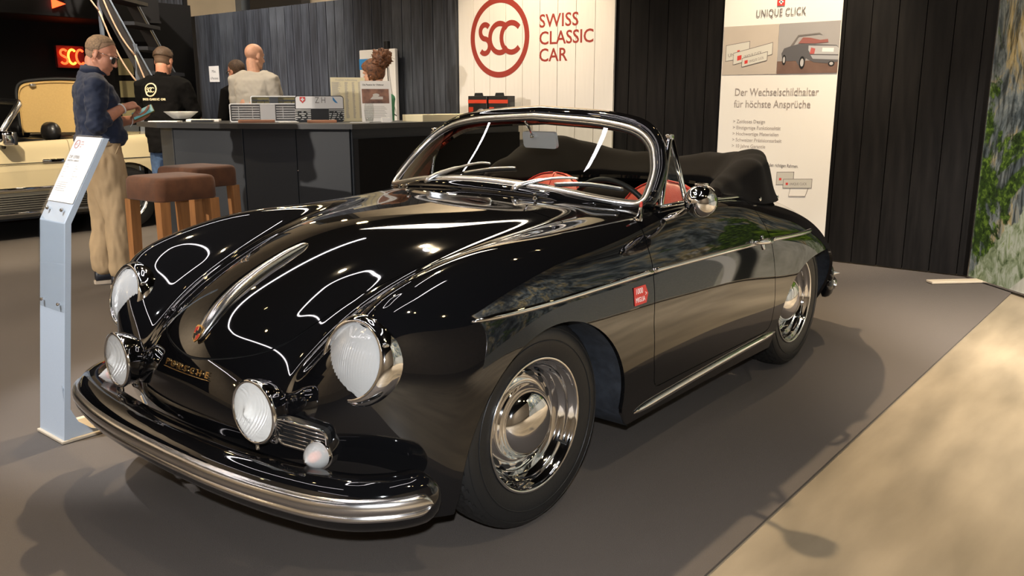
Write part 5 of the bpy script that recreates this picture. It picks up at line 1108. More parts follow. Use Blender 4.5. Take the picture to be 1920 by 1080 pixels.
# ------------------------------------------------------------------ people
from mathutils import noise as mn
def limb(pts,rad,n=14):
    P=[Vector(p) for p in pts]; a=(P[0]-P[1]).normalized(); c=(P[-1]-P[-2]).normalized(); Q=[];Rr=[]
    r0,r1=rad[0],rad[-1]
    for t in (1,.92,.7,.38): Q.append(P[0]+a*r0*t); Rr.append(max(r0*math.sqrt(max(1-t*t,0)),.0006))
    Q+=P; Rr+=list(rad)
    for t in (.38,.7,.92,1): Q.append(P[-1]+c*r1*t); Rr.append(max(r1*math.sqrt(max(1-t*t,0)),.0006))
    return tubemesh(Q,Rr,n)
def ell(c,r,M=None,nu=20,nv=12):
    V=[];F=[];M=M or Matrix.Identity(3)
    for i in range(nv+1):
        a=PI*i/nv
        for k in range(nu): b=2*PI*k/nu; s=max(math.sin(a),.002); V.append(M@Vector((r[0]*s*math.cos(b),r[1]*s*math.sin(b),r[2]*math.cos(a)))+Vector(c))
    for i in range(nv):
        for k in range(nu): F.append((i*nu+k,(i+1)*nu+k,(i+1)*nu+(k+1)%nu,i*nu+(k+1)%nu))
    F.append(tuple(range(nu))); F.append(tuple(range(nv*nu,(nv+1)*nu))[::-1]); return V,F
def body_rings(rows,n=28,p=.75):   # (z, cx, depth, width)
    rings=[]
    for z,cx,rx,ry in rows: rings.append([(cx+rx*math.copysign(abs(math.cos(2*PI*k/n))**p,math.cos(2*PI*k/n)),ry*math.copysign(abs(math.sin(2*PI*k/n))**p,math.sin(2*PI*k/n)),z) for k in range(n)])
    return loftmesh(rings)
def fuse(name,parts,mt,parent,voxel=.009,smooth=4,fold=0,fscale=9,fstretch=(1,1,1)):
    b=MB()
    for V,F in parts: b.add(V,F)
    me=bpy.data.meshes.new('tmp'); me.from_pydata([tuple(v) for v in b.V],[],b.F)
    bm=bmesh.new(); bm.from_mesh(me); bmesh.ops.recalc_face_normals(bm,faces=bm.faces[:]); bm.to_mesh(me); bm.free()
    o=bpy.data.objects.new('tmp',me); COL.objects.link(o)
    m=o.modifiers.new('r','REMESH'); m.mode='VOXEL'; m.voxel_size=voxel; m.use_smooth_shade=True
    if smooth: m=o.modifiers.new('s','SMOOTH'); m.factor=.5; m.iterations=smooth
    dg=bpy.context.evaluated_depsgraph_get(); r=bpy.data.meshes.new_from_object(o.evaluated_get(dg)); bpy.data.objects.remove(o); bpy.data.meshes.remove(me)
    r.name=name; r.materials.clear(); r.materials.append(mt)
    if fold:
        n=len(r.vertices); co=np.empty(n*3); r.vertices.foreach_get('co',co); no=np.empty(n*3); r.vertices.foreach_get('normal',no); co=co.reshape(-1,3);no=no.reshape(-1,3)
        d=np.array([mn.fractal((c[0]*fscale*fstretch[0],c[1]*fscale*fstretch[1],c[2]*fscale*fstretch[2]),.6,2.1,3) for c in co]); d=np.sign(d)*np.abs(d)**.8
        r.vertices.foreach_set('co',(co+no*(d*fold)[:,None]).ravel()); r.update()
    r.polygons.foreach_set('use_smooth',np.ones(len(r.polygons),bool))
    q=bpy.data.objects.new(name,r); COL.objects.link(q); q.parent=parent; return q
def headparts(c,A,ears=True):
    T=lambda p: tuple(A@Vector(p)+Vector(c)); P=[]
    P.append(ell(T((-.010,0,.032)),(.097,.077,.086),A,26,16)); P.append(ell(T((.030,0,-.035)),(.064,.062,.084),A,24,14))
    P.append(limb([T((-.005,.052,-.055)),T((.045,.036,-.092)),T((.078,.0,-.103)),T((.045,-.036,-.092)),T((-.005,-.052,-.055))],[.020,.020,.019,.020,.020]))
    P.append(limb([T((.090,0,.012)),T((.100,0,-.014)),T((.110,0,-.036))],[.008,.010,.0135])); P.append(ell(T((.098,.012,-.040)),(.010,.009,.008),A,10,8)); P.append(ell(T((.098,-.012,-.040)),(.010,.009,.008),A,10,8))
    P.append(limb([T((.068,.045,.020)),T((.087,.022,.026)),T((.089,0,.022)),T((.087,-.022,.026)),T((.068,-.045,.020))],[.010,.011,.011,.011,.010]))
    P.append(limb([T((.082,.022,-.066)),T((.093,0,-.063)),T((.082,-.022,-.066))],[.006,.009,.006])); P.append(limb([T((.080,.02,-.075)),T((.090,0,-.076)),T((.080,-.02,-.075))],[.006,.009,.006]))
    if ears:
        for s in (1,-1):
            E=A@Matrix.Rotation(s*.35,3,'Z'); P.append(ell(T((-.012,s*.079,-.008)),(.020,.008,.032),E,14,10)); P.append(ell(T((-.004,s*.080,-.030)),(.010,.007,.012),E,10,8))
    return P
def handparts(w,d,nrm,side,curl=.5,L=.185,spread=.0,thumb_in=.5):
    # wrist w, direction d, palm normal nrm (the way the palm faces); side=+1 when the thumb leaves towards nrm x d
    d=Vector(d).normalized(); nrm=Vector(nrm); nrm=(nrm-d*nrm.dot(d)).normalized(); u=nrm.cross(d)*side; w=Vector(w); k=L/.185; P=[]
    M_=Matrix((d,u,nrm)).transposed()
    P.append(limb([w,w+d*.04*k,w+d*.075*k],[.024*k,.027*k,.027*k])); P.append(ell(w+d*.052*k,(.050*k,.042*k,.0155*k),M_,18,10))
    for i,(o,l) in enumerate(((.030,.070),(.010,.080),(-.011,.074),(-.031,.058))):
        b0=w+d*.088*k+u*o*k; c=curl*(1 if i else .8); pts=[b0-d*.02*k,b0]; dr=d.copy(); p=b0.copy(); ax=d.cross(nrm).normalized()
        for j,f in enumerate((.45,.31,.24)):
            dr=(Matrix.Rotation(c*(1.0,1.1,.7)[j],3,ax)@dr).normalized(); p=p+dr*l*f*k; pts.append(p.copy())
        r=.0088*k*(1 if i<3 else .9); P.append(limb(pts,[r*1.05,r*1.05,r,r*.93,r*.82],10))
    b0=w+d*.022*k+u*.024*k; t1=b0+(u*.75+d*.65+nrm*.25*thumb_in).normalized()*.042*k; t2=t1+(u*.25+d*.9+nrm*.45*thumb_in).normalized()*.034*k; t3=t2+(d*.95+nrm*.5*thumb_in-u*.1).normalized()*.027*k
    P.append(limb([b0-d*.005,b0,t1,t2,t3],[.014*k,.014*k,.0115*k,.0105*k,.009*k],10)); return P
def hairmesh(c,A,mt,parent,line,amp=.006,grow=1.065,name='hair',seed=0,cut=.90):
    V=[];F=[];nu,nv=72,44; c=Vector(c)
    for i in range(nv+1):
        a=PI*i/nv
        for k in range(nu):
            b=2*PI*k/nu; q=Vector((math.sin(a)*math.cos(b),math.sin(a)*math.sin(b),math.cos(a)))
            p=Vector((q.x*.098-.010,q.y*.0785,q.z*.088+.032)); m=line(p); m=min(max(m/.012,0),1)
            n_=mn.fractal((p.x*26+seed,p.y*26,p.z*26),.8,2.2,4); g=cut+(grow-cut)*m+amp*10*n_*m*.5+(m*.22*min(max(-p.z-.004,0)/.05,1) if p.x<.02 else 0)
            V.append(A@Vector(((q.x*.098*g-.010),q.y*.0785*g,q.z*.088*g+.032))+c)
    for i in range(nv):
        for k in range(nu): F.append((i*nu+k,(i+1)*nu+k,(i+1)*nu+(k+1)%nu,i*nu+(k+1)%nu))
    return obj(name,V,F,mt,parent,smooth=True)
def eyes(c,A,parent):
    for s in (1,-1):
        b=MB(); b.add(*ell(A@Vector((.076,s*.030,.004))+Vector(c),(.0115,.0115,.0115),A,14,10)); e=b.go('eye',M['ivory'],parent,smooth=True)
        b=MB(); b.add(*ell(A@Vector((.085,s*.0305,.004))+Vector(c),(.0035,.005,.005),A,10,8)); b.go('iris',M['blackplastic'],e,smooth=True)
skin=mat('skin_ruddy',(.56,.25,.155),.5,noise=.12,scale=40); skin2=mat('skin_fair',(.62,.33,.215),.5,noise=.10,scale=40)
def HA(yaw,pitch,roll=0): return Matrix.Rotation(yaw,3,'Z')@Matrix.Rotation(pitch,3,'Y')@Matrix.Rotation(roll,3,'X')
LEGROWS=None
def trousers(parent,mt,sc=1,hem=.085,fold=.010,feet=((.02,.10),(.0,-.10)),top=1.00,name='trousers',baggy=1.0):
    P=[body_rings([(z*sc,cx,rx*sc,ry*sc) for z,cx,rx,ry in ((.78,-.005,.10,.15),(.85,-.012,.128,.180),(.92,-.014,.130,.182),(top,-.008,.122,.168))])]
    for (fx,fy) in feet:
        s=1 if fy>0 else -1
        P.append(limb([(-.008,s*.092*sc,.86*sc),(.005+fx*.3,s*.095*sc,.68*sc),(.012+fx*.6,fy*.97*sc,.47*sc),(-.012+fx,fy*sc,.27*sc),(-.02+fx,fy*sc,hem*sc)],[.104*sc*baggy,.097*sc*baggy,.079*sc*baggy,.072*sc*baggy,.068*sc*baggy],20))
    o=fuse(name,P,mt,parent,.010,5,fold,6,(1.5,1.5,.55)); return o
def shoes(parent,feet,sc=1,upper=None,sole=None):
    for (fx,fy) in feet:
        rows=[];
        for x,z,h,w in ((-.085,.05,.045,.032),(-.07,.055,.05,.037),(-.02,.062,.055,.040),(.03,.054,.045,.043),(.08,.042,.033,.047),(.13,.034,.024,.042),(.165,.028,.014,.026)):
            rows.append([(fx+x,fy*sc+w*math.cos(2*PI*k/18),max(z+h*math.sin(2*PI*k/18),.018)) for k in range(18)])
        V,F=loftmesh(rows); sh=obj('shoe',V,F,upper or M['blackplastic'],parent,smooth=True)
        b=MB(); pr=[(-.09,-.03),(-.098,0),(-.09,.03),(-.02,.043),(.08,.05),(.14,.044),(.176,.015),(.176,-.015),(.14,-.044),(.08,-.05),(-.02,-.043)]; b.prism([(p[0]+fx,p[1]+fy*sc) for p in pr][::-1][::-1],.024,None,(0,0,0)); b.go('sole',sole or M['tan'],sh)
def torso(sc,hem=.98,lean=0,w=1,shoulder=1.425,belly=1):
    r=[(hem,-.012,.135*belly,.178),(1.06,-.008,.132*belly,.172),(1.18,-.008,.130,.176),(1.30,-.012+lean*.3,.128,.188),(1.385,-.022+lean*.7,.108,.186),(shoulder,-.03+lean,.078,.150),(shoulder+.035,-.034+lean,.062,.09)]
    return body_rings([(z*sc,cx,rx*sc*w,ry*sc*w) for z,cx,rx,ry in r])

# --- man in navy shirt looking at his telephone
navy=mat('navy_cotton',(.0075,.016,.045),.8,sheen=.1,noise=.2,scale=12); khaki=mat('khaki_cotton',(.44,.315,.18),.85,noise=.1,scale=10,bump=.05,bscale=600)
man=empty('person',(-.898,-3.745,0),R(164),'man in navy shirt and khaki trousers looking down at a telephone beside the bar','person')
hc=(.045,-.025,1.592); A=HA(R(-27),R(24))
sh_r,el_r,wr_r=(-.04,-.215,1.385),(-.065,-.255,1.135),(.125,-.150,1.238)
sh_l,el_l,wr_l=(-.02,.205,1.385),(.06,.245,1.12),(.205,-.005,1.155)
P=headparts(hc,A); P.append(limb([A@Vector((-.03,0,-.06))+Vector(hc),(-.005,-.01,1.47),(-.03,0,1.40)],[.057,.060,.07])); P.append(torso(.97,.9,0,.93))
for a,b_,c_ in ((sh_r,el_r,wr_r),(sh_l,el_l,wr_l)): P.append(limb([a,b_],[.046,.040])); P.append(limb([b_,[b_[i]*.6+c_[i]*.4 for i in range(3)],c_],[.041,.043,.029]))
for (fx,fy) in ((-.03,.125),(.035,-.13)): P.append(limb([(-.008,fy*.72,.88),(.010+fx*.6,fy*.96,.48),(fx-.02,fy,.09)],[.085,.055,.04]))
P+=handparts(wr_r,(.93,.35,.22),(.1,.35,-.93),-1,.78,.19,thumb_in=.9); P+=handparts(wr_l,(.75,-.55,.30),(.0,.35,.94),-1,.42,.19,thumb_in=.6)
fuse('body',P,skin,man,.0055,3)
eyes(hc,A,man)
P=[torso(1.0,1.00,0,1.07)]
for a,b_,c_ in ((sh_r,el_r,wr_r),(sh_l,el_l,wr_l)):
    P.append(ell(b_,(.067,.067,.067))); m_=[b_[i]*.72+c_[i]*.28 for i in range(3)]; P.append(limb([(a[0],a[1]*.62,a[2]+.02),a,[(a[i]+b_[i])/2 for i in range(3)],b_,m_],[.070,.076,.070,.064,.058],18))
P.append(limb([(-.01,-.005,1.475),(-.035,0,1.43)],[.066,.085],20)); P.append(limb([(-.14,.08,1.03),(-.14,-.08,1.03)],[.03,.03])); P.append(ell((.10,-.05,1.04),(.06,.11,.06)))
fuse('shirt',P,navy,man,.0085,4,.011,8,(1,1,1.3))
P=[]
V=[];F=[];n=36
b=MB()
ring=[]
for k in range(n+1):
    a=R(-150+300*k/n)+PI; ring.append((Vector((-.012+.068*math.cos(a),-.006+.066*math.sin(a),1.475+.012*math.cos(a+PI))),Vector((math.cos(a),math.sin(a),0))))
for p,q in ring: V+=[p+Vector((0,0,.030)),p+q*.014+Vector((0,0,-.012)),p+q*.020+Vector((0,0,-.014)),p+q*.006+Vector((0,0,.034))]
for i in range(n): 
    for k in range(4): F.append((i*4+k,i*4+(k+1)%4,i*4+4+(k+1)%4,i*4+4+k))
F+=[(0,1,2,3),(4*n+3,4*n+2,4*n+1,4*n)]; obj('collar',V,F,navy,man,smooth=True)
feet=((-.03,.125),(.035,-.13)); trousers(man,khaki,1.0,.135,.012,feet,1.03,baggy=1.16); shoes(man,feet,1,mat('dark_shoe',(.012,.014,.022),.45),mat('pale_sole',(.5,.42,.33),.7))
b=MB(); 
bl=[(-.010+.131*math.cos(2*PI*k/40),.181*math.sin(2*PI*k/40),1.005) for k in range(42)]; b.tube(bl,[(.018,.004)]*len(bl),8,caps=False); b.go('waistband',khaki,man,smooth=True)
for s,x0 in ((-1,.06),(1,.06)):
    b=MB(); b.tube(cr([(.075,s*.165,.985),(.03,s*.188,.90),(-.02,s*.195,.80)],5),[(.006,.003)]*11,6); b.go('pocket_seam',khaki,man,smooth=True)
brown=mat('grey_brown_hair',(.25,.165,.095),.8,noise=.4,scale=90,col2=(.13,.085,.055))
def short_line(p):   # positive where hair grows
    if p.x>.052: return p.z-.082-(p.x-.052)*.1
    if p.x>.0: return p.z-.018-(p.x)*1.1
    return p.z+.028-(-p.x*.30 if p.x<-.02 else 0)*-.0+min(-p.x,.1)*.25 if p.x>-.03 else p.z+.055
hairmesh(hc,A,brown,man,lambda p: short_line(p)-.045+max(p.x,0)*.45,.005,1.05)
hairmesh(hc,A,mat('cropped_grey_hair',(.30,.185,.115),.85,noise=.25,scale=120),man,short_line,.001,1.018,'cropped_hair')
gl=empty('sunglasses'); gl.parent=man
T=lambda p: A@Vector(p)+Vector(hc)
for s in (1,-1):
    b=MB(); pts=[(.098,s*.012,.014),(.096,s*.052,.016),(.090,s*.060,.004),(.092,s*.05,-.026),(.100,s*.026,-.030),(.102,s*.012,-.012)]
    V=[T(p) for p in pts]+[T((p[0]+.002,p[1],p[2])) for p in pts]; b.add(V,[tuple(range(6)),tuple(range(6,12))[::-1]]+[(i,(i+1)%6,6+(i+1)%6,6+i) for i in range(6)]); b.go('dark_lens',M['blackplastic'],gl)
    b=MB(); b.tube([T((.093,s*.058,.012)),T((.04,s*.078,.014)),T((-.012,s*.084,.008)),T((-.026,s*.083,-.008))],.0016,6); b.go('temple',M['chrome'],gl,smooth=True)
b=MB(); b.tube([T((.098,.052,.017)),T((.101,0,.017)),T((.098,-.052,.017))],.0018,6); b.go('bridge',M['chrome'],gl,smooth=True)
b=MB(); q=Vector(wr_r); dd=(Vector(wr_r)-Vector(el_r)).normalized(); A2=axes(dd); b.tube([q-dd*.012+A2@Vector((.033*math.cos(2*PI*k/24),.033*math.sin(2*PI*k/24),0)) for k in range(26)],(.005),8,caps=False); b.go('wrist_band',M['whitevinyl'],man,smooth=True)
Rm=Matrix.Rotation(R(164),3,'Z'); pc=Vector((-.898,-3.745,0))+Rm@Vector((.268,-.068,1.205))
ph=empty('telephone',pc,R(164),'teal-screened telephone held by the man in the navy shirt','telephone')
_u=Vector((.80,-.25,.40)).normalized(); _w=Vector((-.30,-.62,.72)); PM=basis_m(_u,_w.cross(_u)); b=MB(); b.rbox((0,0,0),(.150,.074,.010),.004,2,mat=PM); b.go('case',mat('olive_case',(.16,.15,.04),.5),ph,auto=40)
b=MB(); b.rbox(PM@Vector((0,0,.0055)),(.142,.067,.0012),.0004,1,mat=PM); b.go('screen',mat('teal_screen',(.05,.16,.17),.2,emit=(.16,.42,.42),es=.35),ph)
b=MB(); b.tube(cr([PM@Vector((-.075,0,0)),PM@Vector((-.085,-.01,0))+Vector((0,0,-.03)),PM@Vector((-.09,.0,0))+Vector((-.01,0,-.06))],5),.0025,6); b.go('strap',M['whitevinyl'],ph,smooth=True)

# --- man seen from behind in the black club shirt
blk=mat('black_polo_cotton',(.0042,.0038,.0037),.95,spec=.1); jeans=mat('blue_denim',(.045,.085,.17),.85,noise=.3,scale=30)
FW=Vector((-.7758,-.6309,0)); RT=Vector((-.6309,.7758,0))
def hd(a): v=FW*math.cos(a)+RT*math.sin(a); return math.atan2(v.y,v.x)
m2=empty('person',(-2.42,-5.60,0),hd(R(12)),'man seen from behind in black shirt with cream round monogram at the bar tip','person')
hc=(.03,-.0,1.655); A=HA(R(6),R(16)); P=headparts(hc,A); P.append(limb([A@Vector((-.03,0,-.06))+Vector(hc),(-.01,0,1.52),(-.03,0,1.44)],[.056,.060,.075])); P.append(torso(1.02,.95,.0,.95))
arms=(((-.02,.215,1.43),(.03,.27,1.16),(.24,.16,1.13)),((-.02,-.215,1.43),(.04,-.28,1.17),(.26,-.16,1.15)))
for a,b_,c_ in arms: P.append(limb([a,b_],[.045,.040])); P.append(limb([b_,c_],[.041,.03]))
for s in (1,-1): P.append(limb([(0,s*.09,.9),(0,s*.10,.48),(-.02,s*.10,.09)],[.085,.055,.04]))
P+=handparts(arms[0][2],(.85,-.5,-.05),(0,0,-1),1,.45); P+=handparts(arms[1][2],(.85,.5,-.05),(0,0,-1),-1,.45); fuse('body',P,skin,m2,.0065,3); eyes(hc,A,m2)
P=[torso(1.03,.93,0,1.06)]
for a,b_,c_ in arms:
    m_=[b_[i]*.25+c_[i]*.75 for i in range(3)]; P.append(limb([(a[0],a[1]*.6,a[2]+.02),a,b_,m_],[.072,.076,.062,.050],18))
P.append(limb([(-.012,0,1.512),(-.035,0,1.46)],[.066,.085],20)); P.append(body_rings([(.80,-.01,.142,.185),(.96,-.012,.142,.186)])); shirt2=fuse('shirt',P,blk,m2,.009,4,.008,8)
feet=((.0,.11),(.0,-.11)); trousers(m2,jeans,1.0,.13,.007,feet,.98); shoes(m2,feet,1,M['blackplastic'],M['ivory'])
dark=mat('dark_brown_hair',(.075,.04,.02),.7,noise=.5,scale=60); 
def fade_line(p): return p.z-.075 if p.x>.055 else (p.z-.03-p.x*.9 if p.x>-.01 else p.z-.012)
hairmesh(hc,A,dark,m2,fade_line,.010,1.13)
sidehair=mat('cropped_side_hair',(.13,.075,.045),.8); hairmesh(hc,A,sidehair,m2,lambda p: (p.z+.052 if p.x<-.0 else p.z-.0-p.x*1.1),.001,1.02,'cropped_hair')
cream=mat('cream_print',(.75,.62,.40),.7)
BK=basis_m((0,-1,0),(0,0,1)); 
def onback(y,z):  # point just outside the back of the shirt
    ok,l,n,i=shirt2.ray_cast(Vector((-1,y,z)),Vector((1,0,0))); return l+Vector((-.004,0,0)) if ok else Vector((-.18,y,z))
dg=bpy.context.evaluated_depsgraph_get(); dg.update()
b=MB(); b.tube([onback(.045+.058*math.cos(2*PI*k/40),1.385+.058*math.sin(2*PI*k/40)) for k in range(42)],(.0065),6,caps=False); b.go('monogram_ring',cream,shirt2)
b=MB()
for (P_) in ([(-p[0]*.036,p[1]*.036) for p in arcstroke(-.82,.27,.27,40,262,0,10)+arcstroke(-.85,-.28,.28,82,-140,0,10)],[(-p[0]*.036,p[1]*.036) for p in arcstroke(.0,0,.55,42,318,0,14)],[(-p[0]*.036,p[1]*.036) for p in arcstroke(.64,0,.55,42,318,0,14)]):
    b.tube([onback(.045+p[0],1.385+p[1]) for p in P_],.0042,6)
b.go('monogram_letters',cream,shirt2); 
s_='SWISS CLASSIC CAR'
for i,ch in enumerate(s_):
    if ch!=' ': p=onback(.14-.0146*i,1.29); text(ch,.027,BK,p+Vector((-.002,0,0)),cream,shirt2,'lettering',bold=.0008,align='CENTER',ext=.0015)

# --- bald man in the pale T-shirt
tee=mat('pale_tshirt',(.44,.40,.34),.85,noise=.05,scale=8); m3=empty('person',(-3.18,-5.24,0),hd(R(14)),'bald man seen from behind in a pale T-shirt at the bar','person')
hc=(.025,0,1.715); A=HA(R(-22),R(6)); P=headparts(hc,A); P.append(limb([A@Vector((-.03,0,-.06))+Vector(hc),(-.01,0,1.56),(-.03,0,1.48)],[.058,.062,.075])); P.append(torso(1.06,1.0,.0,.95))
arms=(((-.02,.195,1.49),(.02,.235,1.19),(.22,.16,1.10)),((-.02,-.195,1.49),(.02,-.24,1.20),(.22,-.17,1.12)))
for a,b_,c_ in arms: P.append(limb([a,b_],[.048,.042])); P.append(limb([b_,c_],[.042,.03]))
for s in (1,-1): P.append(limb([(0,s*.09,.92),(0,s*.10,.50),(-.02,s*.10,.09)],[.085,.055,.04]))
P+=handparts(arms[0][2],(.9,-.3,-.2),(0,0,-1),1,.4); P+=handparts(arms[1][2],(.9,.3,-.2),(0,0,-1),-1,.4); fuse('body',P,skin2,m3,.0065,3); eyes(hc,A,m3)
P=[torso(1.07,.95,0,.97)]
for a,b_,c_ in arms: P.append(limb([(a[0],a[1]*.6,a[2]+.02),a,[a[i]*.35+b_[i]*.65 for i in range(3)]],[.074,.080,.074],18))
P.append(limb([(-.012,0,1.535),(-.035,0,1.50)],[.068,.085],20)); fuse('tshirt',P,tee,m3,.009,4,.007,7); feet=((0,.11),(0,-.11)); trousers(m3,jeans,1.03,.13,.006,feet,.98); shoes(m3,feet,1,M['blackplastic'],M['ivory'])

# --- man with glasses half hidden behind the bald man
m4=empty('person',(-3.63,-6.18,0),hd(R(-62)),'dark haired man with glasses mostly hidden behind the bald man','person')
hc=(.04,0,1.60); A=HA(0,R(10)); P=headparts(hc,A); P.append(limb([A@Vector((-.03,0,-.06))+Vector(hc),(-.01,0,1.46),(-.03,0,1.40)],[.056,.060,.075])); P.append(torso(.985,.9,0,.93))
arms=(((-.02,.21,1.38),(.02,.25,1.10),(.10,.2,.88)),((-.02,-.21,1.38),(.02,-.25,1.10),(.10,-.2,.88)))
for a,b_,c_ in arms: P.append(limb([a,b_,c_],[.046,.041,.03]))
for s in (1,-1): P.append(limb([(0,s*.09,.88),(0,s*.10,.48),(-.02,s*.10,.09)],[.085,.055,.04]))
P+=handparts(arms[0][2],(.3,0,-.95),(0,-1,0),1,.4); P+=handparts(arms[1][2],(.3,0,-.95),(0,1,0),-1,.4); fuse('body',P,skin,m4,.007,3); eyes(hc,A,m4)
P=[torso(.99,.93,0,1.05)]
for a,b_,c_ in arms: P.append(limb([(a[0],a[1]*.6,a[2]+.02),a,b_,[b_[i]*.3+c_[i]*.7 for i in range(3)]],[.07,.074,.062,.05],16))
fuse('shirt',P,blk,m4,.010,4); trousers(m4,jeans,.97,.13,.006,feet,.98); shoes(m4,feet,1)
hairmesh(hc,A,dark,m4,short_line,.005,1.08)
b=MB(); T=lambda p: A@Vector(p)+Vector(hc)
for s in (1,-1): b.tube([T((.098+.0*k,s*.032+.022*math.cos(2*PI*k/20),.002+.017*math.sin(2*PI*k/20))) for k in range(22)],.0022,6,caps=False); b.tube([T((.096,s*.054,.006)),T((-.01,s*.082,.006))],.002,6)
b.go('glasses',M['blackplastic'],m4,smooth=True)

# --- woman with the hair bun
w5=empty('person',(-3.80,-4.13,0),hd(R(-72)),'woman with curly hair tied in a bun, seen in profile behind the price list','person')
hc=(.05,0,1.545); A=HA(R(0),R(14)); P=headparts(hc,A); P.append(limb([A@Vector((-.03,0,-.06))+Vector(hc),(-.0,0,1.40),(-.03,0,1.34)],[.048,.052,.065])); P.append(torso(.93,.9,0,.86))
arms=(((-.02,.185,1.31),(.04,.23,1.05),(.24,.12,1.10)),((-.02,-.185,1.31),(.04,-.23,1.05),(.24,-.12,1.10)))
for a,b_,c_ in arms: P.append(limb([a,b_],[.040,.035])); P.append(limb([b_,c_],[.036,.025]))
for s in (1,-1): P.append(limb([(0,s*.09,.82),(0,s*.09,.45),(-.02,s*.09,.08)],[.08,.05,.036]))
P+=handparts(arms[0][2],(.85,-.5,.0),(0,0,-1),1,.4,.17); P+=handparts(arms[1][2],(.85,.5,.0),(0,0,-1),-1,.4,.17); fuse('body',P,skin2,w5,.0065,3); eyes(hc,A,w5)
green=mat('green_top',(.03,.20,.10),.8); P=[torso(.94,.88,0,.98)]
for a,b_,c_ in arms: P.append(limb([(a[0],a[1]*.6,a[2]+.015),a,[(a[i]+b_[i])/2 for i in range(3)]],[.06,.064,.058],16))
fuse('top',P,green,w5,.010,4,.004); trousers(w5,jeans,.92,.13,.006,feet,.98); shoes(w5,feet,1)
curl=mat('auburn_curls',(.17,.062,.022),.65,noise=.7,scale=45,col2=(.03,.013,.007))
hairmesh(hc,A,curl,w5,lambda p:(p.z-.055-(p.x-.055)*.3 if p.x>.055 else (p.z-.0-p.x*.6 if p.x>.02 else p.z+.085)),.012,1.24,'hair',3)
V,F=ell((0,0,0),(1,1,1),None,48,32); c=A@Vector((-.125,0,.105))+Vector(hc)
V=[Vector(v)*(.088+.036*mn.fractal(Vector(v)*3.2,.7,2.2,4))+c for v in V]; obj('hair_bun',V,F,curl,w5,smooth=True)
b=MB(); 
for k in range(26):
    a=rng.uniform(0,2*PI);e=rng.uniform(-.4,1.3); d=Vector((math.cos(a)*math.cos(e),math.sin(a)*math.cos(e),math.sin(e))); p=c+d*.075; b.tube(cr([p,p+d*.02+Vector((rng.uniform(-.012,.012),rng.uniform(-.012,.012),.0)),p+d*.03+Vector((rng.uniform(-.02,.02),rng.uniform(-.02,.02),-.012))],3),.0016,4)
o=b.go('loose_curls',curl,w5); o['kind']='stuff'
b=MB(); b.tube([c+A@Vector((-.0+.05*math.cos(2*PI*k/20)+.035,.05*math.sin(2*PI*k/20),-.055)) for k in range(22)],.006,6,caps=False); b.go('hair_tie',M['blackplastic'],w5,smooth=True)
# ------------------------------------------------------------------ cream roadster on the left, parked parallel to the black car
M['creampaint']=mat('cream_car_paint',(.60,.50,.31),.12,spec=.5,coat=.5); M['cladding']=mat('grey_ribbed_cladding',(.10,.095,.082),.45); M['creamtrim']=mat('cream_lining',(.55,.36,.13),.75,noise=.05,scale=60)
M['bleather']=mat('black_leather',(.014,.013,.013),.32,bump=.08,bscale=150)
rd=empty('roadster',(-1.0,-7.15,0),0,'cream open roadster with ribbed grey lower sides and black headrests, behind the info stand','car')
YC=7.02
# half section rows (x, then list of (y,z)) in the car's own frame; nose to +X, near side at y=+.87
def rsec(x,zt,zb,w,zs=.24,nar=1.0):
    return [(x,0,zt),(x,.35*nar,zt-.004),(x,.62*nar,zt-.018),(x,.78*nar,zb+.045),(x,.835*nar,zb),(x,w*.982,zb-.10),(x,w,zb-.20),(x,w,.64),(x,w-.004,.55),(x,w-.012,.47),(x,w-.02,.40),(x,w-.03,.30),(x,w-.05,.22)]
RS=[rsec(1.95,.62,.52,.70,.3,.75),rsec(1.85,.72,.62,.80,.3,.88),rsec(1.55,.79,.72,.84,.3,.95),rsec(1.1,.84,.78,.865),rsec(.6,.88,.82,.87),rsec(.1,.905,.85,.872),rsec(-.3,.915,.865,.873),rsec(-.9,.93,.885,.873),rsec(-1.3,.945,.90,.872),rsec(-1.7,.955,.91,.868),rsec(-2.05,.945,.90,.855,.3,.97),rsec(-2.28,.90,.86,.82,.3,.92),rsec(-2.36,.78,.74,.78,.3,.88)]
g=np.array(RS); full=np.concatenate([g,(g[:,:-0 or None][:,1:]*np.array([1,-1,1]))[:,:]],1)
L_=np.concatenate([(g[:,1:]*np.array([1,-1,1]))[:,::-1],g],1)
def dense_rows(L_,k): return np.stack([cr(L_[:,j],k) for j in range(L_.shape[1])],1)
D_=dense_rows(L_,10); D_=np.stack([cr(D_[i],4) for i in range(len(D_))],0); nr_,nc=D_.shape[:2]
I_=np.arange(nr_*nc).reshape(nr_,nc); F_=np.concatenate([np.stack([I_[:-1,:-1],I_[1:,:-1],I_[1:,1:]],-1).reshape(-1,3),np.stack([I_[:-1,:-1],I_[1:,1:],I_[:-1,1:]],-1).reshape(-1,3)])
du=np.gradient(D_,axis=0);dv=np.gradient(D_,axis=1);N_=np.cross(du,dv);N_/=np.linalg.norm(N_,axis=2,keepdims=True)+1e-9
if N_[nr_//2,nc//2,2]<0:N_=-N_
V_=D_.reshape(-1,3);N_=N_.reshape(-1,3); q=V_[F_]; gg=(np.cross(q[:,1]-q[:,0],q[:,2]-q[:,0])*N_[F_[:,0]]).sum(1)<0; F_[gg]=F_[gg][:,::-1]
COCK=[(.45,.70),(.45,-.70),(-1.05,-.72),(-1.15,-.6),(-1.15,.6),(-1.05,.72)]
def cutr(fn):
    global V_,N_,F_
    V_,N_,F_=clip(V_,N_,F_,fn(V_))
cutr(lambda V:np.where(V[:,2]>.8,sdf(COCK,V[:,0],V[:,1]),1.))
